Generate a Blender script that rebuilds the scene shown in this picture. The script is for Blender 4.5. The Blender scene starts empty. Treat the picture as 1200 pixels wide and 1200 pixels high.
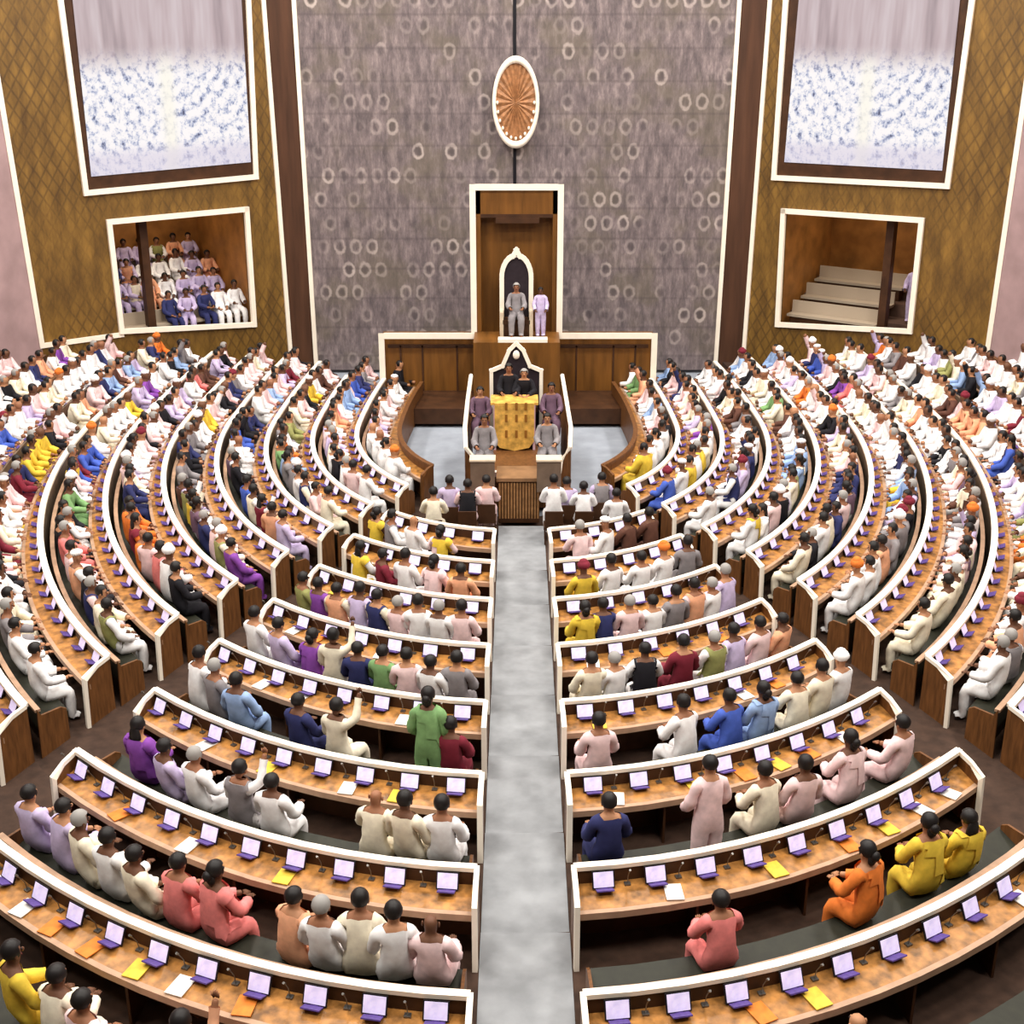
import bpy, bmesh, math, random
from mathutils import Vector, Matrix, noise as mnoise
random.seed(11)
R = random.Random(5)
C = bpy.context.scene.collection
PI = math.pi
sin, cos = math.sin, math.cos

# ------------------------------------------------------------------ camera model / hall plan
U = 1.06
F_PX, PITCH, CX0 = 1500.0, 0.358138, 6.393
YC, RR0, H0, DH = 28.99, 11.895, 8.307, 0.095233
Q0, DQ, DY, Q2 = 1.64016, -0.0206592, 0.183909, 3.593353
CAM_Z = .9 + U*(H0+8*DH)
SHX = CX0/1200.0

def fl(k):                      # floor height of tier k
    return (8-k)*DH*U
def ring(kf, a):
    r = RR0-kf
    q = Q0+DQ*kf if cos(a) > 0 else Q2
    return Vector((r*sin(a)*U, (YC+DY*kf-r*q*cos(a))*U, 0))
def normal(kf, a):              # outward, away from the podium
    t = ring(kf, a+.004)-ring(kf, a-.004)
    n = Vector((t.y, -t.x, 0))
    return n.normalized()
def P(kf, a, off=0, z=0):
    v = ring(kf, a)
    if off: v = v+normal(kf, a)*off
    v.z = z
    return v
def ray(x, y):
    dx = (x-600-CX0)/F_PX; u = (600-y)/F_PX
    return Vector((dx, cos(PITCH)+u*sin(PITCH), -sin(PITCH)+u*cos(PITCH)))
CAM = Vector((0, 0, CAM_Z))
def at_y(x, y, Y):
    d = ray(x, y); return CAM+d*(Y/d.y)
def at_z(x, y, z):
    d = ray(x, y); return CAM+d*((z-CAM_Z)/d.z)
def project(v):
    w = v-CAM
    d = w.y*cos(PITCH)-w.z*sin(PITCH); u = w.y*sin(PITCH)+w.z*cos(PITCH)
    return 600+CX0+F_PX*w.x/d, 600-F_PX*u/d, d

# ------------------------------------------------------------------ materials
def srgb(r, g, b):
    f = lambda c: (c/255/12.92) if c/255 <= .04045 else ((c/255+.055)/1.055)**2.4
    return (f(r), f(g), f(b), 1)
MATS = {}
def new_mat(name):
    m = bpy.data.materials.new(name); m.use_nodes = True
    nt = m.node_tree; b = nt.nodes['Principled BSDF']
    return m, nt, b
def mat(name, col, rough=.6, noise=0., nscale=6., metal=0., emit=0., stretch=(1, 1, 1)):
    if name in MATS: return MATS[name]
    m, nt, b = new_mat(name)
    b.inputs['Roughness'].default_value = rough
    b.inputs['Metallic'].default_value = metal
    b.inputs['Specular IOR Level'].default_value = .3
    c = srgb(*col)
    if noise:
        tc = nt.nodes.new('ShaderNodeTexCoord'); mp = nt.nodes.new('ShaderNodeMapping')
        mp.inputs['Scale'].default_value = stretch
        n = nt.nodes.new('ShaderNodeTexNoise'); n.inputs['Scale'].default_value = nscale
        n.inputs['Detail'].default_value = 5
        r = nt.nodes.new('ShaderNodeValToRGB')
        r.color_ramp.elements[0].position = .3; r.color_ramp.elements[1].position = .7
        r.color_ramp.elements[0].color = [x*(1-noise) for x in c[:3]]+[1]
        r.color_ramp.elements[1].color = [min(1, x*(1+noise)) for x in c[:3]]+[1]
        nt.links.new(tc.outputs['Object'], mp.inputs['Vector'])
        nt.links.new(mp.outputs['Vector'], n.inputs['Vector'])
        nt.links.new(n.outputs['Fac'], r.inputs['Fac'])
        nt.links.new(r.outputs['Color'], b.inputs['Base Color'])
    else:
        b.inputs['Base Color'].default_value = c
    if emit:
        b.inputs['Emission Color'].default_value = c
        b.inputs['Emission Strength'].default_value = emit
    MATS[name] = m
    return m

class NG:                       # tiny expression helper for node graphs
    def __init__(s, nt): s.nt = nt
    def m(s, op, a, b=None, c=None):
        n = s.nt.nodes.new('ShaderNodeMath'); n.operation = op
        for i, v in enumerate((a, b, c)):
            if v is None: continue
            if isinstance(v, (int, float)): n.inputs[i].default_value = v
            else: s.nt.links.new(v, n.inputs[i])
        return n.outputs[0]
    def uv(s):
        t = s.nt.nodes.new('ShaderNodeUVMap'); x = s.nt.nodes.new('ShaderNodeSeparateXYZ')
        s.nt.links.new(t.outputs[0], x.inputs[0]); return t.outputs[0], x.outputs[0], x.outputs[1]
    def vec(s, x, y, z=0):
        n = s.nt.nodes.new('ShaderNodeCombineXYZ')
        for i, v in enumerate((x, y, z)):
            if isinstance(v, (int, float)): n.inputs[i].default_value = v
            else: s.nt.links.new(v, n.inputs[i])
        return n.outputs[0]
    def noise(s, v, scale, detail=4, rough=.6):
        n = s.nt.nodes.new('ShaderNodeTexNoise'); n.inputs['Scale'].default_value = scale
        n.inputs['Detail'].default_value = detail; n.inputs['Roughness'].default_value = rough
        s.nt.links.new(v, n.inputs['Vector']); return n.outputs['Fac']
    def ramp(s, fac, stops):
        n = s.nt.nodes.new('ShaderNodeValToRGB'); e = n.color_ramp.elements
        while len(e) < len(stops): e.new(.5)
        for el, (p, c) in zip(e, stops):
            el.position = p; el.color = srgb(*c)
        s.nt.links.new(fac, n.inputs[0]); return n.outputs[0]
    def mix(s, f, a, b, mode='MIX'):
        n = s.nt.nodes.new('ShaderNodeMix'); n.data_type = 'RGBA'; n.blend_type = mode
        for i, v in ((0, f), (6, a), (7, b)):
            if isinstance(v, (int, float)): n.inputs[i].default_value = v
            elif isinstance(v, tuple): n.inputs[i].default_value = srgb(*v)
            else: s.nt.links.new(v, n.inputs[i])
        return n.outputs[2]
    def smooth(s, v, lo, hi):
        n = s.nt.nodes.new('ShaderNodeMapRange'); n.interpolation_type = 'SMOOTHSTEP'
        s.nt.links.new(v, n.inputs[0]); n.inputs[1].default_value = lo; n.inputs[2].default_value = hi
        return n.outputs[0]

def mat_gold_wall():
    m, nt, b = new_mat('gilded_lattice_panelling'); g = NG(nt)
    uv, u, v = g.uv()
    d1 = g.m('ABSOLUTE', g.m('SINE', g.m('MULTIPLY', g.m('ADD', u, g.m('MULTIPLY', v, .62)), 9.5)))
    d2 = g.m('ABSOLUTE', g.m('SINE', g.m('MULTIPLY', g.m('SUBTRACT', u, g.m('MULTIPLY', v, .62)), 9.5)))
    lat = g.smooth(g.m('MINIMUM', d1, d2), .0, .5)
    msk = g.smooth(g.noise(uv, .35, 2), .38, .62)
    base = g.ramp(g.noise(g.vec(g.m('MULTIPLY', u, 2.2), g.m('MULTIPLY', v, .5)), 1.4, 6, .7), [(.3, (80, 54, 14)), (.52, (116, 84, 30)), (.72, (144, 106, 42))])
    dark = g.mix(.55, base, (40, 22, 4))
    f = g.m('MULTIPLY', g.m('SUBTRACT', 1.0, lat), g.m('ADD', g.m('MULTIPLY', msk, .65), .25))
    nt.links.new(g.mix(f, base, dark), b.inputs['Base Color'])
    b.inputs['Roughness'].default_value = .5
    return m
def mat_stone_wall():
    m, nt, b = new_mat('patterned_stone_jali'); g = NG(nt)
    uv, u, v = g.uv()
    row = g.m('FLOOR', g.m('DIVIDE', v, .74))
    sh = g.m('MULTIPLY', g.m('MODULO', g.m('ABSOLUTE', row), 2.0), .5)
    fu = g.m('SUBTRACT', g.m('FRACT', g.m('ADD', g.m('DIVIDE', u, .52), sh)), .5)
    fv = g.m('SUBTRACT', g.m('FRACT', g.m('DIVIDE', v, .74)), .5)
    r = g.m('SQRT', g.m('ADD', g.m('MULTIPLY', fu, fu), g.m('MULTIPLY', g.m('MULTIPLY', fv, fv), 1.2)))
    r = g.m('ADD', r, g.m('MULTIPLY', g.m('SUBTRACT', g.noise(uv, 6.0, 3), .5), .22))
    ringf = g.m('SUBTRACT', 1.0, g.smooth(g.m('ABSOLUTE', g.m('SUBTRACT', r, .30)), .02, .12))
    hole = g.m('SUBTRACT', 1.0, g.smooth(r, .1, .24))
    n1 = g.noise(uv, .55, 3, .6); n2 = g.noise(uv, 3.2, 4, .7)
    cell = g.noise(g.vec(g.m('FLOOR', g.m('ADD', g.m('DIVIDE', u, .52), sh)), row), 3.7, 1)
    base = g.ramp(g.noise(g.vec(g.m('MULTIPLY', u, 3.0), g.m('MULTIPLY', v, .8)), 1.5, 6, .75), [(.3, (76, 68, 70)), (.5, (114, 101, 102)), (.7, (158, 142, 140))])
    base = g.mix(g.m('MULTIPLY', g.smooth(n1, .45, .65), .55), base, (104, 94, 78))
    a1 = g.m('MULTIPLY', ringf, g.smooth(cell, .42, .68))
    a1 = g.m('MULTIPLY', a1, g.smooth(n1, .36, .6))
    c = g.mix(g.m('MULTIPLY', a1, .62), base, (214, 198, 190))
    c = g.mix(g.m('MULTIPLY', hole, g.m('ADD', .2, g.m('MULTIPLY', g.smooth(cell, .42, .68), .3))), c, (50, 42, 46))
    # courses: faint horizontal joints
    j = g.m('SUBTRACT', 1.0, g.smooth(g.m('ABSOLUTE', g.m('SUBTRACT', g.m('FRACT', g.m('DIVIDE', v, .96)), .5)), .0, .07))
    c = g.mix(g.m('MULTIPLY', j, .3), c, (70, 60, 62))
    nt.links.new(c, b.inputs['Base Color']); b.inputs['Roughness'].default_value = .7
    return m
def mat_video():
    m, nt, b = new_mat('video_picture'); g = NG(nt)
    uv, u, v = g.uv()                                             # 0..1 both
    cxu = g.m('SUBTRACT', u, .5)
    top = g.ramp(g.noise(g.vec(g.m('MULTIPLY', u, 9.0), g.m('MULTIPLY', v, 1.2)), 1.0, 3), [(.3, (150, 132, 138)), (.5, (192, 172, 176)), (.7, (214, 200, 204))])
    rr = g.m('SQRT', g.m('ADD', g.m('MULTIPLY', cxu, cxu), g.m('POWER', g.m('MULTIPLY', g.m('SUBTRACT', .62, v), 1.0), 2.0)))
    arcs = g.m('SINE', g.m('MULTIPLY', rr, 95.0))
    spk = g.noise(g.vec(g.m('MULTIPLY', u, 26.0), g.m('MULTIPLY', v, 26.0)), 1.0, 3, .7)
    val = g.m('ADD', g.m('MULTIPLY', arcs, .06), g.m('ADD', g.m('MULTIPLY', g.m('SUBTRACT', spk, .5), 1.5), .56))
    crowd = g.ramp(val, [(.24, (70, 76, 110)), (.38, (165, 174, 205)), (.5, (228, 228, 238)), (.62, (255, 250, 250))])
    f = g.smooth(v, .52, .42)
    f = g.m('SUBTRACT', 1.0, g.smooth(v, .40, .56))
    c = g.mix(f, top, crowd)
    mid = g.m('SUBTRACT', 1.0, g.smooth(g.m('ABSOLUTE', cxu), .01, .07))
    mid = g.m('MULTIPLY', mid, f)
    c = g.mix(g.m('MULTIPLY', mid, .8), c, (255, 250, 236))
    low = g.m('SUBTRACT', 1.0, g.smooth(v, .06, .14))
    c = g.mix(g.m('MULTIPLY', low, .6), c, (214, 205, 225))
    nt.links.new(c, b.inputs['Emission Color']); b.inputs['Emission Strength'].default_value = .95
    b.inputs['Base Color'].default_value = (.02, .02, .02, 1); b.inputs['Roughness'].default_value = .4
    return m
GOLD = mat_gold_wall(); STONE = mat_stone_wall(); VIDEO = mat_video()
CREAM = mat('cream_trim', (252, 240, 222), .45, .04, 3)
WOOD = mat('walnut_wood', (104, 66, 34), .45, .35, 3, stretch=(6, 6, 1))
DESKW = mat('honey_oak_desk', (158, 108, 54), .35, .6, 2.4, stretch=(3, 3, 1))
PANEL = mat('taupe_panel', (110, 92, 76), .5, .2, 4)
DARKW = mat('dark_wood', (66, 40, 22), .5, .3, 3)
LEATHER = mat('olive_green_upholstery', (38, 38, 28), .6, .2, 8)
BACKR = mat('bench_back_top', (172, 138, 112), .5, .15, 6)
FLOORM = mat('brown_carpet', (62, 44, 34), .9, .3, 5)
GREYC = mat('grey_carpet', (138, 140, 143), .95, .22, 2.2)
BLUEC = mat('pale_blue_grey_carpet', (150, 156, 166), .95, .12, 2)
PINKW = mat('pale_mauve_plaster', (165, 138, 138), .8, .15, 1.5)
BLACK = mat('black_plastic', (22, 20, 26), .4)
SCREEN = mat('tablet_glow', (214, 202, 238), .3, .3, 9, emit=.45)
VIOLET = mat('violet_sleeve', (84, 64, 130), .5, .25, 20)
GOLDP = mat('golden_carved_wood', (206, 160, 78), .4, .4, 7)
BRONZE = mat('bronze_relief', (160, 112, 74), .45, .35, 9)
PAPER = mat('paper', (240, 236, 228), .8)
METAL = mat('dull_steel', (120, 116, 112), .35, metal=.8)
HAIRK = mat('hair_black', (24, 19, 18), .5)
HAIRG = mat('hair_grey', (150, 146, 142), .6)
SKINS = [mat('skin_brown', (146, 98, 70), .6), mat('skin_tan', (176, 126, 92), .6), mat('skin_dark', (104, 68, 48), .6)]

# ------------------------------------------------------------------ object helpers
def link(name, me, parent=None):
    o = bpy.data.objects.new(name, me); C.objects.link(o)
    if parent: o.parent = parent
    return o
def tag(o, label, cat, group=None, kind=None):
    if label: o['label'] = label
    if cat: o['category'] = cat
    if group: o['group'] = group
    if kind: o['kind'] = kind
    return o
def struct(o): o['kind'] = 'structure'; return o
def empty(name, loc=(0, 0, 0), rz=0):
    o = link(name, None); o.location = loc; o.rotation_euler = (0, 0, rz); o.empty_display_size = .2
    return o
def finish(bm, name, material, parent=None, smooth=False):
    me = bpy.data.meshes.new(name)
    bmesh.ops.recalc_face_normals(bm, faces=bm.faces[:])
    bm.to_mesh(me); bm.free()
    for m in (material if isinstance(material, (list, tuple)) else [material]): me.materials.append(m)
    if smooth:
        me.polygons.foreach_set('use_smooth', [True]*len(me.polygons))
    return link(name, me, parent)
def box(bm, x0, x1, y0, y1, z0, z1, M=None, mi=0):
    vs = [Vector((x, y, z)) for x in (x0, x1) for y in (y0, y1) for z in (z0, z1)]
    if M: vs = [M@v for v in vs]
    v = [bm.verts.new(p) for p in vs]
    for f in ((0, 1, 3, 2), (4, 6, 7, 5), (0, 4, 5, 1), (2, 3, 7, 6), (0, 2, 6, 4), (1, 5, 7, 3)):
        bm.faces.new([v[i] for i in f]).material_index = mi
_bj = [0]
def bar(bm, p, q, w, n, d):
    """straight bar p->q, width w in the plane with normal n, depth d along n"""
    p = Vector(p); q = Vector(q); t = (q-p).normalized(); n = Vector(n).normalized()
    s = t.cross(n).normalized()*w/2
    _bj[0] = (_bj[0]+1) % 3; d = d+(.004*_bj[0] if d > 0 else -.004*_bj[0])
    k0 = -.003*_bj[0]
    e = t*w/2
    a, b_ = p-e, q+e
    vs = [bm.verts.new(c+ss*s+dd*n) for c in (a, b_) for ss in (-1, 1) for dd in (k0, d)]
    for f in ((0, 1, 3, 2), (4, 6, 7, 5), (0, 4, 5, 1), (2, 3, 7, 6), (0, 2, 6, 4), (1, 5, 7, 3)):
        bm.faces.new([vs[i] for i in f])
def tube(bm, pts, rad, n=8):
    rings = []
    for i, p in enumerate(pts):
        p = Vector(p)
        t = (Vector(pts[min(i+1, len(pts)-1)])-Vector(pts[max(i-1, 0)])).normalized()
        a = t.orthogonal().normalized(); b_ = t.cross(a)
        r = rad[i] if isinstance(rad, (list, tuple)) else rad
        rings.append([bm.verts.new(p+(a*cos(2*PI*j/n)+b_*sin(2*PI*j/n))*r) for j in range(n)])
    for r0, r1 in zip(rings, rings[1:]):
        for j in range(n): bm.faces.new((r0[j], r0[(j+1) % n], r1[(j+1) % n], r1[j]))
    bm.faces.new(rings[0][::-1]); bm.faces.new(rings[-1])
def sweep(bm, prof, k, a0, a1, step=.5):
    """closed profile [(dk, off, z)] swept along ring k from a0 to a1; dk>0 is outward"""
    L = max(.1, (ring(k, a1)-ring(k, a0)).length)
    n = max(4, int(L/step))
    prev = first = None
    for i in range(n+1):
        a = a0+(a1-a0)*i/n
        cur = [bm.verts.new(P(k-dk, a, off, z)) for dk, off, z in prof]
        if prev:
            for j in range(len(prof)):
                bm.faces.new((prev[j], prev[(j+1) % len(prof)], cur[(j+1) % len(prof)], cur[j]))
        else: first = cur
        prev = cur
    bm.faces.new(first); bm.faces.new(prev[::-1])
def rect(d0, o0, d1, o1, z0, z1):
    return [(d0, o0, z0), (d1, o1, z0), (d1, o1, z1), (d0, o0, z1)]

# ------------------------------------------------------------------ floor tiers
RIM = .9
bm = bmesh.new()
N = 96
for k in range(-4, 10):
    z = fl(k); prev = None
    for i in range(N+1):
        a = -1.95+3.9*i/N
        cur = [bm.verts.new(P(k, a, 0, z)), bm.verts.new(P(k-1, a, 0, z)), bm.verts.new(P(k-1, a, 0, z+DH*U))]
        if prev:
            bm.faces.new((prev[0], cur[0], cur[1], prev[1]))
            bm.faces.new((prev[1], cur[1], cur[2], prev[2]))
        prev = cur
struct(finish(bm, 'floor', FLOORM))
bm = bmesh.new(); box(bm, -26, 26, 20, 46, -.35, fl(9)-.012)
struct(finish(bm, 'floor', BLUEC))

# centre aisle runner
AX0, AX1 = -.46, .64
def a_of_x(k, x): return math.asin(x/((RR0-k)*U))
bm = bmesh.new()
x0, x1 = AX0+.03, AX1-.03
for kk in range(8, -4, -1):
    z = fl(kk)+.012
    ya = P(kk, 0).y if kk < 8 else 27.15
    yb = P(kk-1, 0).y
    n = 3
    for (y0, y1) in [(ya, yb)]:
        v = [bm.verts.new(c) for c in ((x0, y0, z), (x1, y0, z), (x1, y1, z), (x0, y1, z))]
        bm.faces.new(v)
        w = [bm.verts.new(c) for c in ((x0, y1, z), (x1, y1, z), (x1, y1, z+DH*U), (x0, y1, z+DH*U))]
        bm.faces.new(w)
tag(finish(bm, 'aisle_runner', GREYC), 'long pale grey carpet runner stepping up the centre aisle from the podium', 'carpet')

# ------------------------------------------------------------------ desks and benches
ENDY = 38.2
WD = Vector((-1.37, -1, 0)).normalized()           # wing wall direction, outward to the left
WP = Vector((-10.3, 39.15, 0))
def wing_y(x): return WP.y-(abs(x)-10.3)/1.37
def wing_end(k):
    a = 1.2
    while a < 2.0:
        p = ring(k, a)
        if p.y > min(ENDY if k < 7 else 36.9, wing_y(p.x)-.7): break
        a += .004
    return a
ORD = ['first', 'second', 'third', 'fourth', 'fifth', 'sixth', 'seventh', 'eighth', 'ninth', 'tenth', 'eleventh', 'twelfth', 'thirteenth', 'fourteenth',
       'fifteenth', 'sixteenth', 'seventeenth', 'eighteenth', 'nineteenth', 'twentieth'] + ['%dth' % i for i in range(21, 90)]
for i in range(20, 88):
    n = i+1
    if n % 10 == 1: ORD[i] = '%dst' % n
    if n % 10 == 2: ORD[i] = '%dnd' % n
    if n % 10 == 3: ORD[i] = '%drd' % n
SIDE = {-1: 'left', 1: 'right'}
SECT = []                       # (k, side, 'centre'|'wing', a0, a1)
for k in range(0, 8):
    for s in (-1, 1):
        xa = AX1 if s > 0 else -AX0
        SECT.append((k, s, 'centre', a_of_x(k, xa), {0: .60}.get(k, .53 if k < 6 else .55)))
for k in range(-2, 10):
    for s in (-1, 1):
        a0 = .645 if k > 0 else (.70 if k == 0 else .8)
        if k == 9: a0 = .72
        if k < 0: a0 = 1.0
        SECT.append((k, s, 'wing', a0, wing_end(k)))

def row_name(k, kind):
    if kind == 'centre':
        return ORD[7-k]
    return ORD[9-k]

for (k, s, kind, a0, a1) in SECT:
    z = fl(k); top = z+RIM
    cream = not (kind == 'wing' and (k < 1 or k == 9))
    where = '%s row from podium, %s %s' % (row_name(k, kind), SIDE[s], 'of centre aisle' if kind == 'centre' else 'wing')
    root = empty('curved_desk', P(k, s*(a0+a1)/2, 0, z))
    tag(root, 'long curved wooden desk, %s' % where, 'desk', 'curved desks of the %s %s' % (SIDE[s], 'central block' if kind == 'centre' else 'wing'))
    off = root.location.copy(); DD = .25 if kind == 'centre' else .30
    def part(bm, name, m, parent, lbl=None):
        bmesh.ops.translate(bm, verts=bm.verts[:], vec=-off)
        o = finish(bm, name, m, parent)
        if lbl: o['label'] = lbl
        return o
    A0, A1 = (a0, a1) if s > 0 else (-a1, -a0)
    b = bmesh.new(); sweep(b, rect(0, 0, 0, .05, z, top-.02), k, A0, A1); part(b, 'front_panel', (DARKW if kind == 'centre' else PANEL) if k < 9 else WOOD, root)
    b = bmesh.new()
    cut = k == 1 and kind == 'wing'
    w = .095 if kind == 'centre' else .115
    if cut:
        sweep(b, rect(0, -.03, 0, w-.03, top-.02, top+.035), k, *((.645, .86) if s > 0 else (-.86, -.645)))
    else:
        sweep(b, rect(0, -.03, 0, w-.03, top-.02, top+.035), k, A0, A1)
    part(b, 'top_rail', CREAM if cream else WOOD, root, 'cream top rail' if cream else None)
    b = bmesh.new()
    sweep(b, [(0, .05, top-.25), (DD, 0, top-.28), (DD, 0, top-.235), (0, .05, top-.20)], k, A0, A1); part(b, 'desk_top', DESKW, root)
    b = bmesh.new(); sweep(b, rect(DD, -.045, DD, 0.02, top-.31, top-.225), k, A0, A1); part(b, 'front_edge', BACKR, root)
    # drawer pedestals / modesty dividers under the desk top, between every second seat
    L = (ring(k, a1)-ring(k, a0)).length; nd = max(2, int(L/1.2))
    for i in range(1, nd if kind == 'centre' else 1):
        b = bmesh.new()
        a = A0+(A1-A0)*i/nd
        p0, p1 = P(k, a, .05, 0), P(k-DD+.02, a, 0, 0)
        t = (p1-p0).normalized(); M = Matrix.Translation(p0)@Matrix(((t.x, -t.y, 0, 0), (t.y, t.x, 0, 0), (0, 0, 1, 0), (0, 0, 0, 1)))
        box(b, 0, (p1-p0).length, -.015, .015, z, top-.27, M)
        part(b, 'leg_panel', DARKW, root)
    # pew end panels with a trim that drops outward
    for e, a in enumerate((A0, A1)):
        if kind == 'wing' and a in (a1, -a1): continue
        b = bmesh.new()
        tdir = 1 if e == 0 else -1
        prof = [(0, top), (.16, top-.015), (DD+.03, top-.10), (DD+.05, z)]
        prof2 = prof+[(0, z)]
        f0 = []; f1 = []
        for dk, zz in prof2:
            p = P(k-dk, a, 0, zz); tt = normal(k-dk, a); tn = Vector((-tt.y, tt.x, 0))*.02
            f0.append(b.verts.new(p+tn)); f1.append(b.verts.new(p-tn))
        b.faces.new(f0); b.faces.new(f1[::-1])
        for i in range(len(f0)):
            j = (i+1) % len(f0); b.faces.new((f0[i], f0[j], f1[j], f1[i]))
        ep = part(b, 'end_panel', WOOD, root)
        b = bmesh.new(); r0 = None
        for dk, zz in prof:
            p = P(k-dk, a, 0, zz); tt = normal(k-dk, a); tn = Vector((-tt.y, tt.x, 0))*(.035 if k > 1 else .03)
            up = Vector((0, 0, .03)) if zz > z+.05 else Vector((0, 0, 0))
            if dk >= DD+.02: up = up+tt*.03
            cur = [b.verts.new(p+tn-up), b.verts.new(p-tn-up), b.verts.new(p-tn+up), b.verts.new(p+tn+up)]
            if r0:
                for i in range(4): b.faces.new((r0[i], r0[(i+1) % 4], cur[(i+1) % 4], cur[i]))
            r0 = cur
        part(b, 'end_trim', CREAM if cream else WOOD, ep)
    # bench behind the desk
    bn = empty('curved_bench', P(k-.7, s*(a0+a1)/2, 0, z)); off = bn.location.copy()
    tag(bn, 'long curved upholstered bench, %s' % where, 'bench', 'curved benches of the %s %s' % (SIDE[s], 'central block' if kind == 'centre' else 'wing'))
    eps = .006*(1 if s > 0 else 1)
    B0, B1 = A0+eps, A1-eps
    b = bmesh.new(); sweep(b, [(.54, 0, z+.34), (.83, 0, z+.32), (.83, 0, z+.41), (.54, 0, z+.45)], k, B0, B1); part(b, 'seat', LEATHER, bn)
    b = bmesh.new(); sweep(b, rect(.6, 0, .8, 0, z, z+.335), k, B0, B1); part(b, 'base', DARKW, bn)
    b = bmesh.new(); sweep(b, [(.82, 0, z+.38), (.86, 0, z+.38), (.885, 0, z+.72), (.845, 0, z+.72)], k, B0, B1); part(b, 'backrest', LEATHER, bn)
    b = bmesh.new(); sweep(b, rect(.84, 0, .84, .08, z+.72, z+.76), k, B0, B1); part(b, 'back_rail', BACKR, bn)
    for a in (B0, B1):
        if kind == 'wing' and abs(abs(a)-a1) < .02: continue
        sg = 1 if a == B0 else -1
        b = bmesh.new(); f0 = []; f1 = []
        for dk, zz in [(.56, z), (.56, z+.5), (.62, z+.58), (.84, z+.66), (.88, z+.78), (.90, z)]:
            p = P(k-dk, a, 0, zz); tt = normal(k-dk, a); tn = Vector((-tt.y, tt.x, 0))*.018
            f0.append(b.verts.new(p+tn)); f1.append(b.verts.new(p-tn))
        b.faces.new(f0); b.faces.new(f1[::-1])
        for i in range(len(f0)):
            j = (i+1) % len(f0); b.faces.new((f0[i], f0[j], f1[j], f1[i]))
        part(b, 'end_panel', WOOD, bn)

# ------------------------------------------------------------------ people
def body_mesh(spec, edges, root=0, sub=1):
    me = bpy.data.meshes.new('sk'); me.from_pydata([Vector(s[0]) for s in spec], edges, [])
    o = link('sk', me)
    md = o.modifiers.new('s', 'SKIN'); md.use_smooth_shade = True
    for i, sv in enumerate(me.skin_vertices[0].data):
        r = spec[i][1]
        sv.radius = r if isinstance(r, tuple) else (r, r)
        sv.use_root = (i == root)
    if sub:
        m2 = o.modifiers.new('d', 'SUBSURF'); m2.levels = sub; m2.render_levels = sub
    dg = bpy.context.evaluated_depsgraph_get()
    out = bpy.data.meshes.new_from_object(o.evaluated_get(dg))
    bpy.data.objects.remove(o)
    return out

def seated_spec(pose):
    lean = {'upright': 0, 'lean': .10, 'slouch': -.05, 'turn': .03, 'raise': .02}[pose]
    ez = .86
    S = [((0, .0, .53), (.14, .12)), ((0, .01+lean*.3, .72), (.125, .11)), ((0, .0+lean*.8, .93), (.155, .115)), ((0, .01+lean, 1.05), (.125, .085)),
         ((0, .02+lean, 1.125), (.054, .054)), ((0, .035+lean, 1.185), (.068, .076)), ((0, .04+lean, 1.26), (.078, .092)), ((0, .035+lean, 1.33), (.055, .065))]
    E = [(0, 1), (1, 2), (2, 3), (3, 4), (4, 5), (5, 6), (6, 7)]
    hands = []
    for sx in (-1, 1):
        n = len(S)
        if pose == 'raise' and sx > 0:
            arm = [((.17, lean, 1.04), .062), ((.27, .10, 1.12), .048), ((.24, .22, 1.36), .034), ((.24, .25, 1.42), .03)]
            hands.append((Vector((.24, .25, 1.42)), Vector((0, .25, 1)).normalized(), sx))
        elif pose == 'lean':
            arm = [((sx*.17, lean, 1.03), .062), ((sx*.24, .22, .82), .048), ((sx*.10, .44, .76), .034), ((sx*.06, .50, .76), .03)]
            hands.append((Vector((sx*.06, .50, .76)), Vector((-sx*.4, 1, 0)).normalized(), sx))
        elif pose == 'slouch':
            arm = [((sx*.17, lean, 1.03), .062), ((sx*.25, .08, .76), .048), ((sx*.13, .28, .66), .034), ((sx*.10, .34, .65), .03)]
            hands.append((Vector((sx*.10, .34, .65)), Vector((-sx*.3, 1, -.1)).normalized(), sx))
        else:
            arm = [((sx*.17, lean, 1.03), .062), ((sx*.23, .12, .78), .048), ((sx*.17, .37, .75), .034), ((sx*.15, .44, .75), .03)]
            hands.append((Vector((sx*.15, .44, .75)), Vector((-sx*.2, 1, 0)).normalized(), sx))
        S += arm; E += [(3, n), (n, n+1), (n+1, n+2), (n+2, n+3)]
        n = len(S)
        S += [((sx*.10, .10, .52), .095), ((sx*.13, .42, .52), .07), ((sx*.13, .43, .28), .06), ((sx*.13, .42, .09), .04), ((sx*.13, .54, .045), .038)]
        E += [(0, n), (n, n+1), (n+1, n+2), (n+2, n+3), (n+3, n+4)]
    return S, E, hands, Vector((0, .04+lean, 1.25))
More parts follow.
